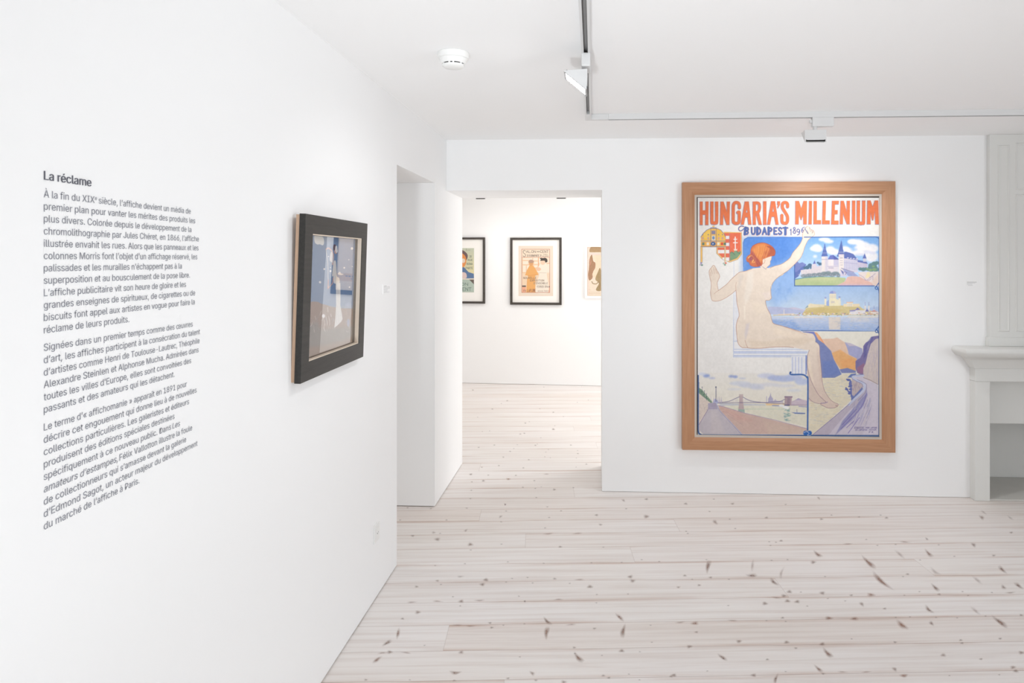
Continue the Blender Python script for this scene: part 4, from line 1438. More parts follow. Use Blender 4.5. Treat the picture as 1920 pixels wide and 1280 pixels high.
    A.rect(312, 660, 378, 722, (130, 124, 150))
    A.rect(316, 745, 376, 825, (214, 206, 190))
    A.dab(345, 785, 20, 28, (96, 130, 180), soft=.3)
    A.poly([(128, 845), (550, 845), (548, 940), (128, 940)], (230, 170, 84))
    A.dab(340, 885, 42, 36, (66, 96, 150))
    A.dab(336, 885, 10, 10, (226, 226, 220))
    for x, c in ((170, (90, 120, 110)), (248, (236, 226, 214)), (430, (226, 224, 210)), (492, (206, 70, 60)), (540, (80, 110, 100))):
        A.rect(x - 20, 862, x + 20, 910, c, a=.9)
    for x in (160, 255, 435, 500):
        A.dab(x, 790, 18, 26, (204, 160, 140), soft=.4)
        A.dab(x, 730, 9, 12, (110, 116, 156))
    for y in (838, 938):
        A.line([(128, y), (550, y)], 10, (96, 100, 150))
    for x in range(135, 550, 18):
        A.dab(x, 832, 4, 4, (226, 210, 180))
        A.dab(x, 944, 4, 4, (226, 210, 180))
    A.line([(128, 770), (165, 710), (230, 650), (300, 618), (393, 618), (470, 650), (530, 720), (550, 770)], 8, (98, 100, 150))
    A.line([(298, 620), (298, 930)], 6, (98, 96, 140))
    A.line([(393, 620), (393, 930)], 6, (98, 96, 140))
    A.dab(345, 590, 22, 16, (230, 184, 110))
    A.line([(300, 615), (390, 615)], 14, (78, 92, 150))
    A.rect(126, 940, 154, 1200, (234, 184, 100))
    A.rect(536, 940, 552, 1200, (238, 206, 140))
    for x in (124, 156, 534, 554):
        A.line([(x, 930), (x, 1205)], 4, (150, 130, 120))
    for x, y, c in ((135, 1215, (140, 126, 170)), (122, 1245, (180, 170, 190)), (148, 1250, (96, 130, 120)), (520, 1222, (170, 186, 176)), (556, 1216, (222, 110, 90)), (542, 1245, (130, 160, 140))):
        A.dab(x, y, 17, 15, c, soft=.3)
    # ---- lettering
    OR, OU = (223, 112, 68), (134, 120, 150)
    solid, hollow, pens = [], [], []
    R1 = (1300, 360, 10.667)
    R2 = (1470, 360, 10.105)
    for R, L in ((R1, [[(130, 190), (188, 190), (188, 365), (245, 365), (245, 188), (305, 188), (300, 655), (240, 655), (243, 450), (188, 450), (186, 655), (130, 655)],
                       [(545, 190), (605, 190), (672, 395), (672, 190), (732, 190), (722, 652), (665, 652), (600, 440), (595, 652), (535, 652)],
                       [(1190, 190), (1250, 190), (1250, 650), (1190, 650)], [(1250, 440), (1318, 420), (1370, 650), (1310, 650), (1262, 470)],
                       [(1400, 185), (1462, 185), (1462, 650), (1398, 650)], [(1682, 185), (1735, 185), (1735, 245), (1692, 325), (1680, 300), (1698, 252), (1680, 250)]]),
                 (R2, [[(218, 168), (285, 168), (330, 310), (372, 168), (435, 168), (430, 608), (368, 608), (365, 420), (332, 528), (322, 528), (285, 420), (278, 608), (215, 608)],
                       [(478, 168), (532, 168), (525, 608), (465, 608)], [(565, 168), (622, 168), (622, 530), (702, 530), (702, 605), (560, 605)],
                       [(738, 165), (795, 165), (785, 535), (867, 535), (867, 605), (722, 605)],
                       [(912, 165), (1040, 165), (1035, 230), (965, 232), (963, 340), (1018, 340), (1015, 415), (960, 418), (955, 540), (1035, 540), (1035, 610), (895, 610)],
                       [(1075, 165), (1132, 165), (1190, 372), (1192, 165), (1250, 165), (1245, 605), (1190, 605), (1120, 400), (1115, 605), (1058, 605)],
                       [(1292, 162), (1350, 162), (1350, 608), (1288, 608)],
                       [(1580, 158), (1640, 158), (1682, 275), (1722, 158), (1785, 158), (1797, 608), (1732, 608), (1722, 360), (1692, 528), (1672, 528), (1640, 390), (1640, 605), (1572, 605)]])):
        for p in L:
            solid.append((R, p, ()))
    solid.append((R1, [(1030, 188), (1108, 188), (1162, 648), (1102, 648), (1082, 505), (1040, 505), (1010, 648), (950, 648)], ([(1068, 340), (1050, 408), (1084, 408)],)))
    solid.append((R1, [(1557, 182), (1635, 182), (1707, 648), (1648, 648), (1620, 492), (1566, 492), (1535, 648), (1478, 648)], ([(1597, 290), (1581, 392), (1613, 392)],)))
    pens += [(R1, [(373, 130), (373, 565), (390, 608), (420, 620), (450, 608), (467, 565), (467, 130)], 62, (300, 190, 520, 700)),
             (R1, [(922, 308), (922, 262), (902, 218), (865, 208), (828, 216), (804, 260), (800, 340), (800, 560), (815, 608), (860, 624), (905, 608), (918, 560), (918, 408), (892, 408)], 60, (0, 0, 1000, 700)),
             (R1, [(1215, 217), (1290, 217), (1318, 245), (1324, 310), (1312, 370), (1288, 400), (1220, 405)], 56, (1190, 0, 1400, 460)),
             (R1, [(1886, 290), (1886, 245), (1866, 214), (1830, 207), (1796, 220), (1782, 262), (1790, 325), (1850, 420), (1884, 490), (1884, 575), (1862, 615), (1828, 622), (1790, 610), (1774, 570), (1773, 465)], 60, (1700, 0, 1990, 700)),
             (R2, [(1412, 100), (1410, 545), (1425, 578), (1460, 592), (1495, 578), (1508, 545), (1512, 100)], 60, (1300, 162, 1600, 700))]
    for rnd in (0, 1):
        for R, p, hs in solid:
            A.at(*R)
            A.poly([(x - (4 if rnd == 0 else 0), y + (5 if rnd == 0 else 0)) for x, y in p], OR if rnd else OU, ex=0 if rnd else .55, holes=hs)
        for R, p, wd, cl in pens:
            A.at(*R)
            A.line([(x - (4 if rnd == 0 else 0), y + (5 if rnd == 0 else 0)) for x, y in p], wd if rnd else wd + 12, OR if rnd else OU, sm=True, clip=(cl[0], cl[1] - (0 if rnd else 4), cl[2], cl[3]))
    BU = (74, 96, 156)
    A.at(*R1)
    halo = (236, 196, 176)
    sw = [(1010, 690), (960, 680), (915, 705), (905, 745), (935, 775), (980, 760), (1020, 722), (1060, 705), (1095, 712)]
    for dx, c, ex in ((6, halo, 12), (0, BU, 0)):
        A.line([(x + dx, y + dx) for x, y in sw], 18 + ex, c, sm=True)
        for ch, x0, x1 in (('B', 1040, 1110), ('U', 1160, 1235), ('D', 1275, 1345), ('A', 1385, 1460), ('P', 1500, 1572), ('E', 1610, 1672), ('S', 1702, 1768), ('T', 1795, 1885)):
            for st in STROKES[ch]:
                vert = all(abs(p[0] - st[0][0]) < .02 for p in st)
                P = [(x0 + px * (x1 - x0) + dx, 712 + py * 132 + dx) for px, py in st]
                if ch == 'B':
                    P = [(x - (y - 712) * .12, y) for x, y in P]
                A.line(P, (52 if vert else 34) + ex, c)
        A.at(1390, 420, 9.143)
        for ch, x0, x1, y0, y1 in (('1', 830, 868, 85, 185), ('8', 885, 932, 55, 160), ('9', 948, 1005, 85, 185), ('6', 1030, 1068, 60, 140)):
            for st in STROKES[ch]:
                A.line([(x0 + px * (x1 - x0) + dx, y0 + py * (y1 - y0) + dx * .6) for px, py in st], 15 + ex * .6, c, sm=ch != '1')
        A.line([(1058, 62), (1080, 50), (1100, 66)], 8, c, sm=True)
        A.at(*R1)
    # the fingers pass over the last figure
    A.at(1390, 420, 9.143)
    A.poly([(1132, 38), (1106, 62), (1064, 130), (1046, 180), (1052, 240), (1120, 240), (1190, 150), (1165, 48)], SK, sm=True)
    A.line([(1132, 38), (1106, 62), (1064, 130), (1046, 180), (1050, 240)], 6, LN, sm=True)
    A.line([(1092, 82), (1140, 162)], 12, (64, 84, 140))
    for P in ([(1165, 60), (1180, 110), (1190, 130)], [(1130, 110), (1150, 165)]):
        A.line(P, 6, (120, 96, 96), sm=True, a=.8)
    # ---- blue border lines
    A.at(0, 0, 1)
    A.line([(1394, 500), (1393.4, 456), (1395.6, 448.6), (1403, 444.6), (1500, 444.6)], 1.0, BL, a=.7)
    A.line([(1508, 444.4), (1640, 443.8), (1645.5, 444.6), (1648.5, 448), (1648.8, 535)], 1.7, BL)
    A.line([(1648.9, 446), (1648.5, 816)], 2.6, BL)
    for x, y in ((1643.2, 538.5), (1643.6, 619.5)):
        A.line([(x + 4, y - 8), (x + 1.5, y - 4), (x - 2, y), (x - 1.5, y + 3), (x + 1.5, y + 3.6), (x + 2.4, y + .5), (x, y - 1.2)], 1.6, BL, sm=True)
        A.line([(x + 1, y - 1), (x + 4, y + 5), (x + 5, y + 11)], 1.6, BL, sm=True)
    A.line([(1309, 704), (1308.6, 806), (1310.5, 812.5), (1316, 815.4), (1420, 816), (1648, 816.8)], 3.0, (58, 88, 140))
    A.line([(1482.2, 697.5), (1481.4, 700.5), (1485.5, 702), (1500, 701.8), (1508, 703), (1513, 707.5), (1514.8, 716), (1514.3, 806)], 2.9, (58, 96, 162), sm=True)
    A.dab(1482.3, 698, 1.9, 1.9, (58, 88, 150))
    for dx in (-3.6, 3.8):
        A.dab(1514 + dx, 811.5, 4.6, 4.4, (44, 96, 176))
    A.line([(1507, 811), (1512, 809), (1517, 812), (1514, 816), (1520, 816)], .8, (206, 218, 236), sm=True)
    # inscription
    A.at(1470, 690, 9.142)
    write(A, 'ESQUISSE', 1205, 1005, 160, 30, 5, (96, 88, 140), slant=.2)
    write(A, 'POUR L AFFICHE', 1400, 1010, 190, 22, 4, (104, 96, 150), slant=.2)
    write(A, 'DE L EXPOSITION', 1225, 1048, 200, 20, 4, (104, 96, 150), slant=.2)
    write(A, 'HONGR', 1455, 1045, 125, 22, 4, (104, 96, 150), slant=.2)
    write(A, 'F R', 1455, 1085, 70, 24, 5, (90, 84, 140), slant=.2)
    A.noise(7, 3.0, 3.0, 1).noise(5, 9, 9, 2)
    return A


YF = Y0 - 0.045
c = [hy(x, y, YF) for x, y in ((1279.9, 341.9), (1679.8, 339.6), (1678.6, 847.6), (1279.3, 844.2))]
u0, u1 = (c[0][0] + c[3][0]) / 2, (c[1][0] + c[2][0]) / 2
v1, v0 = (c[0][2] + c[1][2]) / 2, (c[2][2] + c[3][2]) / 2
big = thing('framed_poster', 'large oak framed poster with orange headline, seated figure and blue landscapes', 'picture', ((u0 + u1) / 2, Y0, v0))
UX, UZ, NY = (1, 0, 0), (0, 0, 1), (0, -1, 0)
OB = (0, Y0 - 0.001, 0)
frame_part('frame', OB, UX, UZ, NY, (u0, u1, v0, v1), [(0, 0), (0, .042), (.0015, .044), (.062, .044), (.064, .043), (.082, .031), (.084, .029), (.084, 0)], [M_OAK_H, M_OAK_V], big)
frame_part('slip', OB, UX, UZ, NY, (u0 + .0842, u1 - .0842, v0 + .0842, v1 - .0842), [(0, .018), (0, .028), (.0145, .028), (.0145, .018)], [M_LINEN], big)
panel('backing', OB, UX, UZ, NY, (u0 + .0845, u1 - .0845, v0 + .0845, v1 - .0845), .004, .0165, M_BACK, big)
paint_budapest().mesh('print', (0, Y0 - 0.0205, 0), (0, 1, 0), M_PAINT, big, 0.96, 0.09, (206, 200, 196))  # warm grey mixed into the inks as a veil of glare

# ------------------------------------------------------------------ the black picture on the left wall
tl = math.radians(1.9)
VL = np.array([math.sin(tl), 0, math.cos(tl)])
YAW = math.radians(0.5)
NL = np.array([math.cos(tl) * math.cos(YAW), math.sin(YAW), -math.sin(tl)])
UL = np.cross(VL, NL)
UL = -UL if UL[1] < 0 else UL
bl = hx(563.7, 717.5, X0 + 0.034)
cs = [hit(x, y, bl, NL) for x, y in ((573.6, 399.1), (689.4, 420.2), (681.0, 670.2), (563.7, 717.5))]
uu = [float(np.dot(p - bl, UL)) for p in cs]
vv = [float(np.dot(p - bl, VL)) for p in cs]
lu0, lu1 = (uu[0] + uu[3]) / 2, (uu[1] + uu[2]) / 2
lv0, lv1 = (vv[2] + vv[3]) / 2, (vv[0] + vv[1]) / 2
OLp = bl - NL * 0.022           # back of the frame moulding


def paint_dancer():
    A = Art(572, 425, 684, 690, 3.0, (128, 142, 164))
    A.at(570, 420, 9.14)
    A.poly([(0, 60), (1060, 60), (1060, 1400), (0, 1400)], grad(440, (118, 138, 168), 560, (114, 136, 168)))
    A.at(570, 540, 8)
    A.poly([(60, 215), (130, 200), (210, 205), (260, 235), (330, 250), (420, 280), (520, 300), (800, 310), (800, 1300), (40, 1300)], (148, 124, 112))
    A.poly([(60, 560), (200, 500), (260, 620), (800, 560), (800, 920), (60, 880)], (134, 128, 124), a=.9, soft=4)
    A.poly([(60, 920), (300, 860), (560, 800), (800, 700), (800, 1300), (40, 1300)], (152, 128, 112), a=.9, soft=4)
    r = np.random.RandomState(8)
    A.at(570, 420, 9.14)
    A.poly([(175, 210), (220, 190), (290, 200), (335, 240), (345, 320), (320, 365), (270, 345), (230, 350), (185, 310)], (224, 222, 218), sm=True)
    for x, y, q in ((138, 452, 14), (348, 770, 17), (276, 995, 20), (690, 748, 15), (822, 418, 22), (768, 610, 8), (828, 726, 8), (455, 805, 17), (455, 745, 8), (420, 555, 9), (780, 1080, 13)):
        A.dab(x, y, q, q * 1.05, (226, 224, 220))
    A.poly([(580, 850), (610, 815), (640, 845), (680, 858), (640, 872), (600, 868)], (226, 224, 220), sm=True)
    A.dab(895, 420, 20, 9, (70, 70, 80), rot=35)
    A.line([(845, 450), (870, 500), (900, 480), (880, 440)], 6, (170, 130, 130), sm=True)
    A.at(570, 540, 8)
    for i in range(90):
        x, y = r.uniform(80, 760), r.uniform(330, 640)
        A.line([(x, y), (x + r.uniform(-5, 5), y + r.uniform(12, 45))], r.uniform(3, 7), [(196, 190, 186), (176, 150, 136), (120, 112, 112), (140, 150, 176)][r.randint(4)], a=.55)
    A.dab(292, 418, 22, 30, (222, 220, 220))
    for P in ([(270, 490), (285, 450), (310, 520), (300, 600), (320, 650)], [(330, 430), (345, 500), (350, 560)], [(370, 420), (385, 500), (385, 560)], [(85, 585), (110, 560), (125, 520)], [(165, 420), (180, 470)], [(150, 610), (155, 660)],
              [(400, 380), (410, 430)], [(240, 400), (262, 340)], [(635, 640), (655, 660)], [(355, 290), (360, 360)]):
        A.line(P, 6.5, (208, 202, 200), sm=True, a=.85)
    A.dab(665, 520, 22, 60, (140, 152, 186), a=.8, soft=1)
    A.dab(660, 255, 40, 40, (146, 158, 190), a=.6, soft=2)
    # dancer
    A.at(570, 420, 9.14)
    A.line([(490, 690), (500, 600), (500, 520), (470, 450), (420, 412), (380, 430)], 24, (206, 168, 160), sm=True)
    A.line([(375, 440), (395, 560), (410, 700), (412, 900), (420, 1090)], 9, (214, 206, 200), sm=True)
    A.poly([(460, 480), (490, 500), (505, 600), (495, 660), (455, 640), (440, 590)], (214, 208, 206), sm=True)
    A.dab(525, 400, 28, 55, (92, 62, 56))
    A.dab(545, 470, 26, 40, (206, 160, 142), soft=.3)
    A.poly([(540, 380), (565, 375), (570, 420), (580, 470), (555, 490), (535, 450)], (226, 222, 216), sm=True)
    A.poly([(505, 660), (545, 640), (560, 880), (600, 920), (610, 1000), (545, 1020), (510, 1000), (500, 890), (480, 890)], (222, 216, 208), sm=True)
    A.line([(500, 920), (490, 1010), (430, 1080), (410, 1100), (418, 960)], 12, (214, 160, 140), sm=True)
    A.at(570, 540, 8)
    A.poly([(480, -80), (545, -80), (548, 60), (545, 250), (565, 380), (578, 460), (560, 500), (500, 560), (455, 595), (470, 450), (482, 250), (480, 60)], (226, 224, 221))
    for x in (500, 520, 540):
        A.line([(505 + (x - 520) * .4, 0), (x, 300), (x + (x - 515) * .9, 520)], 4, (186, 180, 182), a=.7)
    A.noise(6, 1.2, 2.4, 5)
    return A


lp = thing('framed_poster', 'charcoal framed print of a white robed dancer on the text wall', 'picture', tuple(OLp + UL * (lu0 + lu1) / 2 + VL * lv0))
R = (lu0, lu1, lv0, lv1)
FW = 0.066
frame_part('frame', OLp, UL, VL, NL, R, [(0, 0), (0, .021), (.001, .022), (FW - .001, .022), (FW, .021), (FW, .014), (FW, 0)], [M_CHAR], lp)
frame_part('slip', OLp, UL, VL, NL, (lu0 + FW, lu1 - FW, lv0 + FW, lv1 - FW), [(0, .004), (0, .0195), (.004, .0195), (.004, .004)], [M_CREAM], lp)
RI = (lu0 + FW, lu1 - FW, lv0 + FW, lv1 - FW)
RB = (lu0 + FW + .004, lu1 - FW - .004, lv0 + FW + .004, lv1 - FW - .004)
frame_part('rebate', OLp, UL, VL, NL, RI, [(0, -.008), (0, .004), (.0045, .004), (.0045, -.008)], [M_BACK], lp)  # dark colour stands in for the shadow in the gap beside the print
frame_part('tan_strip', OLp, UL, VL, NL, (lu0 + .003, lu1 - .003, lv0 + .003, lv1 - .003), [(0, -.0125), (0, -.0005), (.04, -.0005), (.04, -.0125)], [M_TAN], lp)  # plain tan strip behind the edge of the frame
panel('backing', OLp, UL, VL, NL, (lu0 + .0435, lu1 - .0435, lv0 + .0435, lv1 - .0435), -.0124, -.0085, M_BACK, lp)
A = paint_dancer()
# the print is trimmed to the sight size
P00, P11 = OLp + UL * RB[0] + VL * RB[3], OLp + UL * RB[1] + VL * RB[2]
dancer = A.mesh('print', OLp - NL * 0.006, NL, M_PAINT, lp, 1.05)
bm = bmesh.new()
bm.from_mesh(dancer.data)
base = Vector(lp['base'])
for pt, nn in ((OLp + UL * RI[0], -UL), (OLp + UL * RI[1], UL), (OLp + VL * RI[2], -VL), (OLp + VL * RI[3], VL)):
    bmesh.ops.bisect_plane(bm, geom=bm.verts[:] + bm.edges[:] + bm.faces[:], plane_co=Vector(pt) - base, plane_no=Vector(nn), clear_outer=True)
bm.to_mesh(dancer.data)
bm.free()
panel('glass', OLp, UL, VL, NL, RB, .0035, .0038, M_GLASS, lp)

# ------------------------------------------------------------------ pictures in the room beyond
NF = far_n
UF = far_dir


def far_picture(label, px, art_fn, art_gain, frame_mat, fw, depth, paper=None, mat=M_MAT, name='framed_poster', hgt=.012, group=None):
    """px: outer rectangle in the photo; the frame hangs on the far wall."""
    pf = fa + NF * (depth + 0.001)
    cs = [hit(x, y, pf, NF) for x, y in ((px[0], px[1]), (px[2], px[1]), (px[2], px[3]), (px[0], px[3]))]
    us = [float(np.dot(p - fa, UF)) for p in cs]
    a0, a1 = (us[0] + us[3]) / 2, (us[1] + us[2]) / 2
    b0, b1 = (cs[2][2] + cs[3][2]) / 2, (cs[0][2] + cs[1][2]) / 2
    O = np.array([fa[0], fa[1], 0]) + NF * 0.001
    t = thing(name, label, 'picture', tuple(O + UF * (a0 + a1) / 2 + np.array([0, 0, b0])), group)
    frame_part('frame', O, UF, UZ, NF, (a0, a1, b0, b1), [(0, 0), (0, depth - .001), (.001, depth), (fw - .001, depth), (fw, depth - .001), (fw, 0)], [frame_mat], t)
    if mat is not None:
        panel('mount', O, UF, UZ, NF, (a0 + fw + .0002, a1 - fw - .0002, b0 + fw + .0002, b1 - fw - .0002), .002, hgt - .001, mat, t)
    if art_fn:
        art_fn().mesh('print', O + NF * hgt, NF, M_PAINT, t, art_gain, 0.18, (246, 232, 216))
    return t


def art_centre():
    A = Art(972.2, 460.8, 1037.0, 554.8, 4.0, (243, 226, 208))
    A.at(950, 440, 9.145)
    RD = (196, 130, 106)
    A.rect(258, 247, 738, 990, (246, 224, 200))
    for q in ((258, 385, 545, 1000),):
        A.rect(260, 395, 560, 660, (240, 196, 152), a=.8)
    for x0, y0, x1, y1 in ((275, 400, 440, 430), (455, 395, 535, 440), (275, 450, 370, 505), (275, 525, 330, 640), (345, 525, 400, 600), (470, 460, 535, 500), (470, 520, 530, 560), (550, 400, 600, 480), (700, 500, 735, 640)):
        A.rect(x0, y0, x1, y1, (247, 234, 216))
    A.line([(545, 390), (545, 560)], 10, (232, 156, 110))
    A.line([(690, 490), (735, 490)], 8, (232, 156, 110))
    A.rect(262, 660, 735, 990, (240, 208, 172), a=.6)
    A.rect(265, 870, 330, 893, (62, 60, 58))
    A.rect(712, 880, 735, 902, (62, 60, 58))
    A.rect(265, 893, 330, 985, (240, 158, 124), a=.8)
    A.rect(700, 902, 735, 985, (240, 170, 136), a=.8)
    # cape
    A.poly([(395, 520), (440, 520), (480, 560), (545, 680), (490, 700), (490, 985), (335, 985), (350, 760), (370, 700), (315, 695), (350, 600)], (238, 168, 92))
    A.line([(360, 700), (545, 685)], 5, (208, 130, 66))
    A.dab(420, 495, 36, 36, (226, 158, 98))
    A.poly([(375, 470), (390, 435), (430, 428), (465, 450), (455, 480), (400, 485)], (178, 140, 118), sm=True)
    # white dress
    A.poly([(560, 520), (620, 490), (690, 510), (715, 620), (690, 670), (715, 985), (500, 985), (530, 780), (560, 670), (520, 620)], (247, 236, 220), sm=True)
    A.poly([(500, 560), (560, 560), (590, 590), (560, 620), (520, 610)], (240, 196, 164), sm=True)
    A.dab(620, 470, 42, 46, (246, 206, 176))
    A.poly([(568, 405), (590, 395), (620, 400), (660, 395), (692, 415), (698, 460), (665, 475), (650, 445), (600, 445), (572, 445), (585, 425)], (52, 48, 46), sm=True)
    A.line([(560, 650), (680, 655)], 6, (206, 186, 166))
    A.line([(258, 247), (738, 247), (738, 990), (258, 990)], 8, RD, closed=True)
    A.line([(258, 385), (738, 385)], 7, RD)
    INK = (104, 92, 84)
    write(A, 'S', 278, 265, 50, 112, 8.2, INK)
    write(A, 'ALON', 335, 268, 165, 42, 6.0, INK)
    write(A, 'DES', 520, 280, 45, 18, 3.8, INK)
    write(A, 'CENT', 575, 265, 140, 45, 6.0, INK)
    write(A, '31 R BONAPARTE 31', 345, 340, 250, 34, 4.5, INK)
    write(A, 'AVRIL', 630, 332, 75, 12, 3.0, INK)
    write(A, 'GALERIE', 610, 360, 105, 12, 3.0, INK)
    write(A, 'NOUVELLE', 285, 722, 225, 34, 5.2, (128, 102, 84))
    write(A, 'EXPOSITION', 402, 768, 240, 30, 5.2, (128, 102, 84))
    write(A, "D'ENSEMBLE", 465, 815, 240, 32, 5.2, (138, 120, 106))
    write(A, 'FEVRIER 1896', 520, 870, 190, 36, 4.5, (138, 120, 106))
    write(A, 'LA', 350, 940, 45, 40, 6.0, (150, 96, 70))
    write(A, 'PLUME', 398, 930, 100, 48, 6.0, (150, 96, 70))
    write(A, 'REVUE', 535, 955, 90, 22, 3.8, (184, 156, 136))
    write(A, 'PARIS', 640, 950, 80, 28, 3.8, (184, 156, 136))
    write(A, 'FR', 285, 945, 45, 30, 4.5, (150, 96, 70))
    return A


def art_left():
    A = Art(834, 465.0, 888.7, 548.0, 4.0, (206, 210, 180))
    A.at(860, 440, 9.15)
    A.poly([(-240, 228), (263, 228), (263, 680), (-240, 680)], grad(465, (198, 206, 184), 512, (232, 222, 168)))
    # plain upright shapes in the colours of the sheet
    A.poly([(-200, 420), (-120, 290), (20, 255), (110, 290), (156, 360), (120, 450), (40, 440), (-60, 460)], (92, 70, 76), sm=True)
    A.poly([(-140, 420), (-60, 320), (40, 310), (110, 360), (130, 440), (115, 520), (60, 560), (-60, 540)], (238, 142, 70), sm=True)
    A.dab(80, 445, 32, 40, (238, 218, 200), soft=.4)
    A.poly([(-240, 560), (60, 560), (92, 555), (170, 640), (258, 668), (263, 748), (-240, 748)], (76, 108, 156))
    A.poly([(-120, 640), (60, 640), (125, 660), (135, 735), (60, 748), (-100, 745)], (232, 204, 200), sm=True)
    A.rect(-240, 748, 263, 768, (238, 226, 212))
    A.poly([(-240, 768), (263, 768), (263, 988), (-240, 988)], (178, 198, 186))
    A.poly([(180, 768), (263, 768), (263, 852)], (92, 80, 74))
    A.line([(-240, 985), (263, 985)], 6, (200, 206, 190))
    K = (110, 122, 108)
    write(A, 'J', 120, 240, 20, 45, 6, K)
    A.line([(132, 240), (128, 280)], 6, K)
    A.line([(150, 265), (200, 262)], 7, (150, 156, 136))
    write(A, '31', 185, 355, 35, 35, 7, K)
    write(A, 'RUE', 158, 418, 80, 30, 6, K)
    write(A, 'BONA', 140, 482, 98, 36, 6, K)
    write(A, 'PARTE', 122, 552, 122, 38, 6, K)
    G = (92, 116, 110)
    write(A, 'SALON', -150, 825, 310, 45, 8, G)
    write(A, 'DES CENT', -190, 905, 405, 56, 9, G)
    return A


def art_right():
    # plain stand-in: soft brown, tan and cream leaf-like shapes
    A = Art(1101.3, 462.2, 1168.0, 555.1, 4.0, (240, 222, 202))
    A.at(1090, 440, 9.14)
    BR, CR = (172, 138, 98), (244, 218, 188)
    A.rect(103, 203, 140, 1052, (236, 214, 200))
    A.poly([(140, 290), (160, 215), (250, 203), (340, 215), (500, 230), (640, 290), (640, 330), (360, 300), (200, 300)], BR, sm=True)
    A.poly([(120, 320), (200, 305), (360, 330), (640, 330), (640, 355), (200, 350)], (238, 216, 206), sm=True)
    A.poly([(140, 420), (180, 340), (205, 450), (240, 480), (240, 560), (200, 640), (190, 740), (135, 780), (115, 690), (130, 580)], (164, 120, 88), sm=True)
    A.poly([(205, 360), (330, 350), (420, 380), (420, 640), (330, 600), (285, 660), (270, 730), (210, 730), (190, 670), (235, 580), (240, 470)], CR, sm=True)
    A.poly([(290, 620), (320, 570), (370, 660), (520, 640), (520, 860), (330, 960), (250, 940), (300, 830), (240, 760)], (160, 134, 92), sm=True)
    A.line([(180, 800), (200, 835), (260, 840), (300, 800), (330, 860), (270, 910), (310, 960)], 14, (150, 128, 86), sm=True)
    A.line([(140, 420), (165, 450), (150, 520)], 9, (206, 140, 120), sm=True)
    for k in range(5):
        A.line([(300 + 40 * k, 650), (290 + 45 * k, 760), (320 + 40 * k, 860), (300 + 45 * k, 930)], 7, (138, 112, 74), sm=True, a=.7)
    for x, y in ((150, 380), (160, 440), (275, 800), (290, 880)):
        A.line([(x, y), (x + 20, y - 15), (x + 30, y + 10), (x + 10, y + 22)], 7, (158, 126, 88), sm=True)
    A.line([(103, 203), (640, 205)], 5, (130, 116, 110))
    INK = (196, 170, 140)
    for y, x1 in ((945, 160), (985, 330), (1010, 330), (1040, 350)):
        A.line([(125, y), (x1, y)], 7, INK, a=.6)
    A.noise(8, 2, 2, 4)
    return A


FG = 0.86
far_picture('black framed poster with an orange cape and a white dress, centre of the far wall', (956.4, 445.3, 1052.7, 571.3), art_centre, FG, M_BLACKF, .028, .03)
far_picture('black framed poster with orange and blue shapes, half hidden left in the opening', (812.0, 445.0, 908.9, 568.7), art_left, FG, M_BLACKF, .026, .03)
far_picture('white framed poster with brown wavy shapes, cut by the right side of the opening', (1096.4, 458.2, 1173.0, 559.3), art_right, FG, M_FRAMEW, .030, .03, mat=None)


# a larger dark framed poster farther along that wall: it shows only as a reflection in the left picture's glass
def wall_rect_picture():
    O = np.array([fa[0], fa[1], 0]) + NF * 0.001
    a0 = (0.53 - fa[0]) / far_dir[0]
    a1, b0, b1 = a0 + 0.68, 1.02, 2.2
    t = thing('framed_poster', 'large dark blue framed poster mirrored in the glass of the charcoal framed print', 'picture', tuple(O + UF * (a0 + a1) / 2 + np.array([0, 0, b0])))
    frame_part('frame', O, UF, UZ, NF, (a0, a1, b0, b1), [(0, 0), (0, .03), (.055, .03), (.055, 0)], [M_NAVY], t)
    bm = bmesh.new()

    def quad(a, b, c_, d, h, mi):
        V = [bm.verts.new(tuple(O + UF * x + np.array([0, 0, z]) + NF * h)) for x, z in ((a, c_), (b, c_), (b, d), (a, d))]
        bm.faces.new(V).material_index = mi
    quad(a0 + .0551, a1 - .0551, b0 + .0551, b1 - .0551, .012, 0)
    quad(a0 + .0551, a1 - .0551, b0 + .17, b0 + .27, .0125, 1)
    for k in range(8):
        quad(a0 + .2 + k * .04, a0 + .2 + k * .04 + .026, b0 + .228, b0 + .242, .013, 2)
    for k in range(5):
        quad(a0 + .27 + k * .036, a0 + .27 + k * .036 + .024, b0 + .198, b0 + .209, .013, 2)
    quad(a0 + .3, a0 + .36, b0 + .36, b0 + .43, .013, 2)
    quad(a0 + .0551, a1 - .0551, b1 - .35, b1 - .0551, .0125, 1)
    obj('print', bm, [plain('grey_poster_paper', (224, 212, 202), 0.8), plain('tan_poster_ink', (212, 186, 164), 0.8), plain('blue_poster_ink', (104, 128, 168), 0.8)], t)


wall_rect_picture()

# ------------------------------------------------------------------ the grey text on the left wall
def wall_yz(px, py, X=X0 + 0.0012):
    p = hx(px, py, X)
    return float(p[1]), float(p[2])


YL0 = wall_yz(82.5, 500)[0]
Z_OF = lambda py: wall_yz(82.5, py)[1]
EM = 0.0187


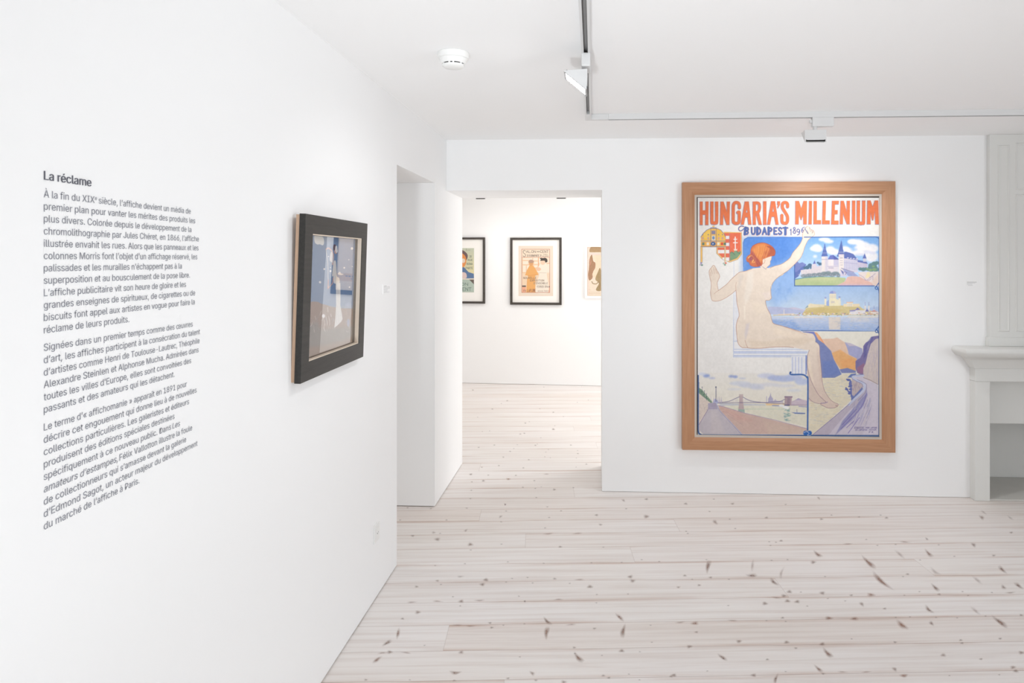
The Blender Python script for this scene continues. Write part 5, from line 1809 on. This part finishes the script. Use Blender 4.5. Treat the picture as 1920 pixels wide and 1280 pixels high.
def text_part(name, rows, parent, em, mat, bold=0.0):
    """rows: (segments, baseline z, right-end pixel); a segment is (string, shear, size, rise, gap before it)."""
    V, Fc = [], []
    for segs, z, rpx in rows:
        pieces = []
        cur = None
        for body, sh, size, rise, gap in segs:
            v, f = text_geo(body, sh)
            v = v * size + np.array([0, rise])
            if cur is not None:
                v[:, 0] += cur + gap - v[:, 0].min()
            pieces.append((v, f, 0.0012))
            if bold:
                pieces.append((v + np.array([bold, 0]), f, 0.0017))
            cur = v[:, 0].max()
        x0 = min(p[0][:, 0].min() for p in pieces)
        x1 = max(p[0][:, 0].max() for p in pieces)
        sx = (wall_yz(rpx, 480)[0] - YL0) / (x1 - x0)
        for v, f, off in pieces:
            s = len(V)
            for x, y in v:
                V.append((X0 + off, YL0 + (x - x0) * sx, z + y * em))
            Fc += [tuple(i + s for i in q) for q in f]
    me = bpy.data.meshes.new(name)
    me.from_pydata(V, [], Fc)
    return link_mesh(name, me, mat, parent)


P1 = [("À la fin du XIX", 'e', " siècle, l’affiche devient un média de", 357.8), ("premier plan pour vanter les mérites des produits les", 366), ("plus divers. Colorée depuis le développement de la", 359),
      ("chromolithographie par Jules Chéret, en 1866, l’affiche", 373), ("illustrée envahit les rues. Alors que les panneaux et les", 372.3), ("colonnes Morris font l’objet d’un affichage réservé, les", 370),
      ("palissades et les murailles n’échappent pas à la", 341.2), ("superposition et au bousculement de la pose libre.", 356.2), ("L’affiche publicitaire vit son heure de gloire et les", 349), ("grandes enseignes de spiritueux, de cigarettes ou de", 366),
      ("biscuits font appel aux artistes en vogue pour faire la", 365.3), ("réclame de leurs produits.", 242.5)]
P2 = [("Signées dans un premier temps comme des œuvres", 361.5), ("d’art, les affiches participent à la consécration du talent", 375.2), ("d’artistes comme Henri de Toulouse-Lautrec, Théophile", 374.4),
      ("Alexandre Steinlen et Alphonse Mucha. Admirées dans", 372.5), ("toutes les villes d’Europe, elles sont convoitées des", 358.5), ("passants et des amateurs qui les détachent.", 327.4)]
P3 = [("Le terme d’« affichomanie » apparaît en 1891 pour", 350.5), ("décrire cet engouement qui donne lieu à de nouvelles", 368.8), ("collections particulières. Les galeristes et éditeurs", 354.6), ("produisent des éditions spéciales destinées", 327.4),
      ("spécifiquement à ce nouveau public. Dans ", "*Les", 337.9), ("*amateurs d’estampes,", " Félix Vallotton illustre la foule", 360.4), ("de collectionneurs qui s’amasse devant la galerie", 349.2), ("d’Edmond Sagot, un acteur majeur du développement", 370.4), ("du marché de l’affiche à Paris.", 261.4)]
SP = 23.22
wt = thing('wall_text', 'grey vinyl French exhibition text headed La réclame on the left wall', 'text', (X0 + 0.001, (YL0 + wall_yz(373, 500)[0]) / 2, Z_OF(994)))


def rows_for(P, y0):
    out = []
    for i, l in enumerate(P):
        segs = []
        for t in l[:-1]:
            if t == 'e':
                segs.append((t, 0, 0.6, 0.34, 0.05))
            else:
                segs.append((t.strip('* '), 0.2 if t.startswith('*') else 0, 1, 0, 0.27))
        out.append((segs, Z_OF(y0 + SP * i), l[-1]))
    return out


text_part('heading', [([("La réclame", 0, 1, 0, 0)], Z_OF(336.6), 171.3)], wt, 0.0228, M_VINYL_D, 0.028)
text_part('paragraph', rows_for(P1, 369.6), wt, EM, M_VINYL)
text_part('paragraph', rows_for(P2, 658.2), wt, EM, M_VINYL)
text_part('paragraph', rows_for(P3, 807.6), wt, EM, M_VINYL)

# ------------------------------------------------------------------ small labels and the socket
YT = wall_yz
p, q = wall_yz(717.5, 533.5, X0 + .001), wall_yz(733, 549.5, X0 + .001)
lab = thing('caption_label', 'small white caption card beside the charcoal framed print', 'label', (X0, (p[0] + q[0]) / 2, q[1]))
obj('card', bbox(X0, X0 + 0.0025, p[0], q[0], q[1], p[1], 0.0004, 1), M_CARD, lab)
bm = bmesh.new()
wd = q[0] - p[0]
for k, (l, hh) in enumerate(((.38, .003), (.85, .0018), (.85, .0018), (.55, .0018), (.5, .0018), (.8, .0018))):
    z = p[1] - 0.007 - k * (p[1] - q[1] - .01) / 6
    V = [bm.verts.new((X0 + .0028, y, zz)) for y, zz in ((p[0] + wd * .1, z - hh), (p[0] + wd * .1 + wd * .85 * l, z - hh), (p[0] + wd * .1 + wd * .85 * l, z), (p[0] + wd * .1, z))]
    bm.faces.new(V)
obj('caption', bm, M_INK, lab)

p, q = hy(1812.5, 527, Y0 - .001), hy(1834.5, 537, Y0 - .001)
lab = thing('caption_label', 'small white caption card between the oak framed poster and the fireplace', 'label', ((p[0] + q[0]) / 2, Y0, q[2]))
obj('card', bbox(p[0], q[0], Y0 - .0025, Y0, q[2], p[2], .0004, 1), M_CARD, lab)
bm = bmesh.new()
wd = q[0] - p[0]
for k, (a, l, hh) in enumerate(((.02, .82, .0045), (.02, .7, .0025), (.02, .45, .0025), (.1, .4, .0025))):
    z = p[2] - 0.004 - k * .0075
    V = [bm.verts.new((x, Y0 - .0028, zz)) for x, zz in ((p[0] + wd * a, z - hh), (p[0] + wd * (a + l), z - hh), (p[0] + wd * (a + l), z), (p[0] + wd * a, z))]
    bm.faces.new(V)
obj('caption', bm, M_INK, lab)

a, b = wall_yz(702.2, 987, X0 + .006), wall_yz(711.4, 976, X0 + .006)
z1, z0 = (a[1] + b[1]) / 2, (wall_yz(702.2, 1019, X0 + .006)[1] + wall_yz(711.4, 1010, X0 + .006)[1]) / 2
so = thing('wall_socket', 'white power socket low on the left wall near the doorway', 'socket', (X0, (a[0] + b[0]) / 2, z0))
obj('plate', bbox(X0, X0 + .007, a[0], b[0], z0, z1, .002), M_PLASTIC, so)
ym, zm = (a[0] + b[0]) / 2, (z0 + z1) / 2
obj('insert', bbox(X0 + .0065, X0 + .0095, ym - .022, ym + .022, zm - .024, zm + .024, .002), M_PLASTIC, so)
for dy, dz in ((-.0095, 0), (.0095, 0), (0, -.005)):
    bm = bmesh.new()
    bmesh.ops.create_cone(bm, cap_ends=True, segments=14, radius1=.0026, radius2=.0026, depth=.001, matrix=Matrix.Translation((X0 + .0098, ym + dy, zm + dz)) @ Matrix.Rotation(math.pi / 2, 4, 'Y'))
    obj('pin_hole', bm, M_GROOVE, so)

# ------------------------------------------------------------------ smoke detector
ds = hz(851, 100.5, ZC)
dx, dy = float(ds[0]), float(ds[1]) - 0.01
sd = thing('smoke_detector', 'round white smoke detector on the ceiling left of the track', 'detector', (dx, dy, ZC))
bm = bmesh.new()
lathe(bm, dx, dy, [(.060, ZC), (.0625, ZC - .001), (.0635, ZC - .018), (.061, ZC - .024), (.057, ZC - .026)])
obj('mounting_base', bm, M_PLASTIC, sd, True, 35)
bm = bmesh.new()
lathe(bm, dx, dy, [(.056, ZC - .0255), (.055, ZC - .030), (.050, ZC - .040), (.046, ZC - .045)])
obj('housing', bm, M_PLASTIC, sd, True, 35)
bm = bmesh.new()
lathe(bm, dx, dy, [(.041, ZC - .044), (.041, ZC - .052)])
obj('sensor_slot', bm, M_BLACK, sd, True, 35)
bm = bmesh.new()
lathe(bm, dx, dy, [(.0445, ZC - .0492), (.0435, ZC - .055), (.036, ZC - .0605), (.012, ZC - .0625), (.001, ZC - .0627)])
obj('cap', bm, M_PLASTIC, sd, True, 50)
for an in (-100, -79, -35, 0, 45, 90, 135, 180, 215):
    bm = bmesh.new()
    M = Matrix.Translation((dx, dy, 0)) @ Matrix.Rotation(math.radians(an), 4, 'Z')
    box(bm, .038, .0452, -.0035, .0035, ZC - .050, ZC - .043)
    bmesh.ops.transform(bm, matrix=M, verts=bm.verts)
    obj('rib', bm, M_PLASTIC, sd)

# ------------------------------------------------------------------ lighting tracks
ZT = ZC - 0.032


def track_bm(L):
    """Open channel along +Y from 0 to L, mouth down, centred on x=0, top at z=0."""
    bm = bmesh.new()
    w, g = .017, .0085
    box(bm, -w, -g, 0, L, -.032, 0)
    box(bm, g, w, 0, L, -.032, 0)
    box(bm, -g, g, 0, L, -.008, 0)
    return bm


def track(label, M, L, trims):
    o = thing('light_track', label, 'track', tuple(M @ Vector((0, L / 2, 0))))
    bm = track_bm(L)
    bm.transform(M)
    obj('channel', bm, M_TRACK, o)
    bm = bmesh.new()
    box(bm, -.0084, .0084, .002, L - .002, -.0125, -.0082)
    box(bm, -.0084, -.0074, .002, L - .002, -.0315, -.0126)
    box(bm, .0074, .0084, .002, L - .002, -.0315, -.0126)
    bm.transform(M)
    obj('groove_lining', bm, M_GROOVE, o)
    for s in (-1, 1):
        bm = bmesh.new()
        box(bm, s * .0063 - .001, s * .0063 + .001, .004, L - .004, -.022, -.0195)
        bm.transform(M)
        obj('conductor', bm, M_COND, o)
    return o


xt = -.030
track('white light track running towards the back wall above the charcoal picture', Matrix.Translation((xt, -2.2, ZC)), 3.846 + 2.2, ())
p = hz(1141, 223.5, ZT)
xs2, yf = float(p[0]), float(p[1])
yc = yf + .017
track('white light track running along the back wall above the large poster', Matrix.Translation((5.0, yc, ZC)) @ Matrix.Rotation(math.pi / 2, 4, 'Z'), 5.0 - xs2, ())
co = thing('track_connector', 'white corner connector joining the two ceiling light tracks', 'connector', (xt, yc, ZC))
bm = bbox(xt - .018, xs2, yc - .018, yc + .018, ZT - .0005, ZC, .004, 3)
obj('long_arm', bm, M_TRACK, co)
bm = bbox(xt - .018, xt + .018, 3.847, yc - .0185, ZT - .0005, ZC, .003, 2)
obj('short_arm', bm, M_TRACK, co)


def spotlight(label, x, y, heading, lit, zt=ZT, L=.120, top=.092, back=.080, ad_shift=0.0, gap=.012, ad_len=.12):
    """Wedge-headed wall washer on a track adapter; heading is the way it shines, in plan."""
    t = thing('track_spotlight', label, 'spotlight', (x, y, zt))
    A_ = Matrix.Translation((x, y, zt)) @ Matrix.Rotation(heading, 4, 'Z')     # local +X is where it shines

    def add(nm, bm, mat, M=A_):
        bm.transform(M)
        return obj(nm, bm, mat, t)
    h = ad_len / 2
    add('adapter', bbox(-.017, .017, -h + ad_shift, h + ad_shift, -.052, .001, .005, 2), M_TRACK)
    sg = 1 if ad_shift < 0 else -1
    y0 = ad_shift + sg * h
    add('release_lever', bbox(-.008, .008, min(y0 - sg * .003, y0 + sg * .013), max(y0 - sg * .003, y0 + sg * .013), -.030, -.012, .003, 2), M_TRACK)
    bm = bmesh.new()
    bmesh.ops.create_cone(bm, cap_ends=True, segments=24, radius1=.012, radius2=.012, depth=gap + .008, matrix=Matrix.Translation((.006, 0, -.052 - gap / 2)))
    add('stem', bm, M_TRACK)
    z0 = -.052 - gap
    a, b, c = (-.006, z0), (top - .006, z0 - .006), (-.003, z0 - back)     # back top, front top, bottom edge
    bm = bmesh.new()
    e0 = [bm.verts.new((p[0], -L / 2, p[1])) for p in (a, b, c)]
    e1 = [bm.verts.new((p[0], L / 2, p[1])) for p in (a, b, c)]
    bm.faces.new(e0)
    bm.faces.new(e1[::-1])
    bm.faces.new((e0[0], e1[0], e1[1], e0[1]))
    bm.faces.new((e0[2], e1[2], e1[0], e0[0]))
    bm.transform(A_)
    bmesh.ops.recalc_face_normals(bm, faces=bm.faces)
    me = bpy.data.meshes.new('head')
    bm.to_mesh(me)
    bm.free()
    ho = link_mesh('head', me, M_TRACK, t)
    sm_ = ho.modifiers.new('shell', 'SOLIDIFY')
    sm_.thickness = .0025
    sm_.offset = -1
    # the shining side: a dark lip round a recessed lens
    B_, C_ = Vector((b[0], 0, b[1])), Vector((c[0], 0, c[1]))
    d = (C_ - B_).normalized()
    nn = Vector((-d.z, 0, d.x))
    nn = nn if nn.x > 0 else -nn
    ln = (C_ - B_).length
    F_ = A_ @ Matrix(((d.x, 0, nn.x, B_.x), (0, 1, 0, 0), (d.z, 0, nn.z, B_.z), (0, 0, 0, 1)))   # x down the face, z outwards
    k = .006
    bm = bmesh.new()
    w = L / 2 - .007
    box(bm, k, ln - k + .004, -w, -w + .003, -.012, .002)
    box(bm, k, ln - k + .004, w - .003, w, -.012, .002)
    box(bm, k, k + .003, -w + .003, w - .003, -.012, .002)
    box(bm, ln - k + .001, ln - k + .004, -w + .003, w - .003, -.012, .003)
    add('lip', bm, M_COND if lit else M_BLACK, F_)
    add('lens', bbox(k + .0035, ln - k + .0005, -w + .0035, w - .0035, -.008, .0, 0), M_LENS, F_)
    return t


# over the large poster, shining at the wall
p = hz(1526, 222.5, ZT)
spotlight('white box spotlight hanging over the large oak framed poster', float(p[0]), yc, math.pi / 2, False, ad_shift=-.039, back=.070, top=.07, gap=.017)
# on the other track, shining at the text wall
spotlight('lit white spotlight on the track, shining at the left wall', xt, 2.75, math.pi, True, ad_len=.11)
# two in the room beyond, their undersides just showing under the head of the opening
yfar = float(hz(970, 371.0, 2.302)[1])
for sx, lb in ((900.5, 'left of two far spotlights just under the head of the opening'), (1052.5, 'right of two far spotlights just under the head of the opening')):
    p = hz(sx, 371.0, 2.302)
    spotlight(lb, float(p[0]) + (yfar - float(p[1])) * 0, yfar, math.pi / 2, False, zt=2.448, L=.115, ad_shift=-.03, back=.094)
track('white light track of the room beyond, hidden above the head of the opening', Matrix.Translation((2.6, yfar, 2.48)) @ Matrix.Rotation(math.pi / 2, 4, 'Z'), 5.2, ())

# ------------------------------------------------------------------ fireplace
YP = Y0 - 0.065                 # face of the jambs
xl = float(hy(1828.5, 800, YP)[0])
xr = float(hy(1856.5, 800, YP)[0])
zh = float(hy(1850, 715, YP)[2])
zs = float(hy(1850, 690, YP)[2])
wj = xr - xl
xL2 = xr + 1.05                 # inner edge of the right jamb
fp = thing('fireplace', 'white stone fireplace with moulded mantel at the right edge', 'fireplace', ((xl + xL2 + wj) / 2, Y0, 0))
for a, b in ((xl, xr), (xL2, xL2 + wj)):
    bm = bbox(a, b, YP, Y0 + .18, 0.0, zh, .004)
    j = obj('jamb', bm, M_MANTEL, fp)
obj('lintel', bbox(xl - .002, xL2 + wj + .002, YP - .003, Y0 + .18, zh + .0005, zs, .003), M_MANTEL, fp)
# moulded shelf with its returns
zt_, zl_, zo_ = float(hy(1850, 654.5, Y0 - .19)[2]), float(hy(1850, 668.5, Y0 - .19)[2]), float(hy(1850, 672.5, Y0 - .17)[2])
prof = [(.0, zs + .0005), (.012, zs + .001), (.016, zs + .012), (.022, zs + .02), (.03, zs + .03), (.045, zo_ - .02), (.062, zo_ - .006), (.078, zo_), (.096, zo_ + .004),
        (.112, zl_ + .006), (.121, zl_ + .018), (.123, (zl_ + zt_) / 2), (.120, zt_ - .010), (.112, zt_ - .003), (.100, zt_)]
bm = bmesh.new()
cols = []
for pr, z in prof:
    cols.append([bm.verts.new(v) for v in ((xl - pr, Y0, z), (xl - pr, YP - pr, z), (xL2 + wj + pr, YP - pr, z), (xL2 + wj + pr, Y0, z))])
for A_, B_ in zip(cols[:-1], cols[1:]):
    for k in range(3):
        bm.faces.new((A_[k], A_[k + 1], B_[k + 1], B_[k]))
bm.faces.new(cols[-1])
bm.faces.new(cols[0][::-1])
obj('mantel_shelf', bm, M_MANTEL, fp, True, 40)
zhood = float(hy(1880, 793.7, Y0 + .10)[2])
obj('hood_panel', bbox(xr + .0005, xL2 - .0005, Y0 + .10, Y0 + .13, zhood, zh, .002), M_MANTEL, fp)
bm = bmesh.new()
box(bm, xr + .001, xL2 - .001, Y0 + .43, Y0 + .449, 0.012, 1.0 - .2)
obj('fireback', bm, M_MANTEL, fp)
for a, b in ((xr - .04, xr + .012), (xL2 - .012, xL2 + .04)):
    bm = bmesh.new()
    box(bm, a, b, Y0 + .181, Y0 + .429, 0.012, .79)
    obj('cheek', bm, M_MANTEL, fp)
obj('hearth_slab', bbox(xr + .0008, xL2 - .0008, YP + .006, Y0 + .428, 0.0004, .0125, .003), M_HEARTH, fp)

# panelled chimney breast over the mantel
YB = Y0 - 0.035
ox = float(hy(1855.5, 450, YB)[0])
cb = thing('chimney_breast', 'white panelled chimney breast above the mantel at the right edge', 'panelling', ((ox + xL2 + wj) / 2, Y0, zt_))
oxr = xL2 + wj - (ox - xl)
obj('body', bbox(ox, oxr, YB, Y0 - .0005, zt_ + .0005, ZC - .0005, .002), M_MANTEL, cb)
zp = float(hy(1870, 632, YB)[2])
obj('plinth', bbox(ox - .008, oxr + .008, YB - .010, Y0 - .0006, zt_ + .0006, zp, .003), M_MANTEL, cb)


def moulding(x0, x1, z0, z1, w=.014, hgt=.005):
    frame_part('panel_moulding', (0, YB - .0003, 0), UX, UZ, NY, (x0, x1, z0, z1), [(0, 0), (.002, hgt * .6), (w * .35, hgt), (w * .65, hgt * .8), (w * .8, hgt * .3), (w, hgt * .2), (w, 0)], [M_MANTEL], cb)


pz = lambda y: float(hy(1880, y, YB)[2])
px_ = lambda x: float(hy(x, 450, YB)[0])
moulding(px_(1871), px_(1893), pz(621), pz(272))
moulding(px_(1904), oxr - (px_(1904) - ox), pz(621), pz(364))
moulding(px_(1904), oxr - (px_(1904) - ox), pz(356), pz(268))
moulding(oxr - (px_(1893) - ox), oxr - (px_(1871) - ox), pz(621), pz(272))

finish_things()
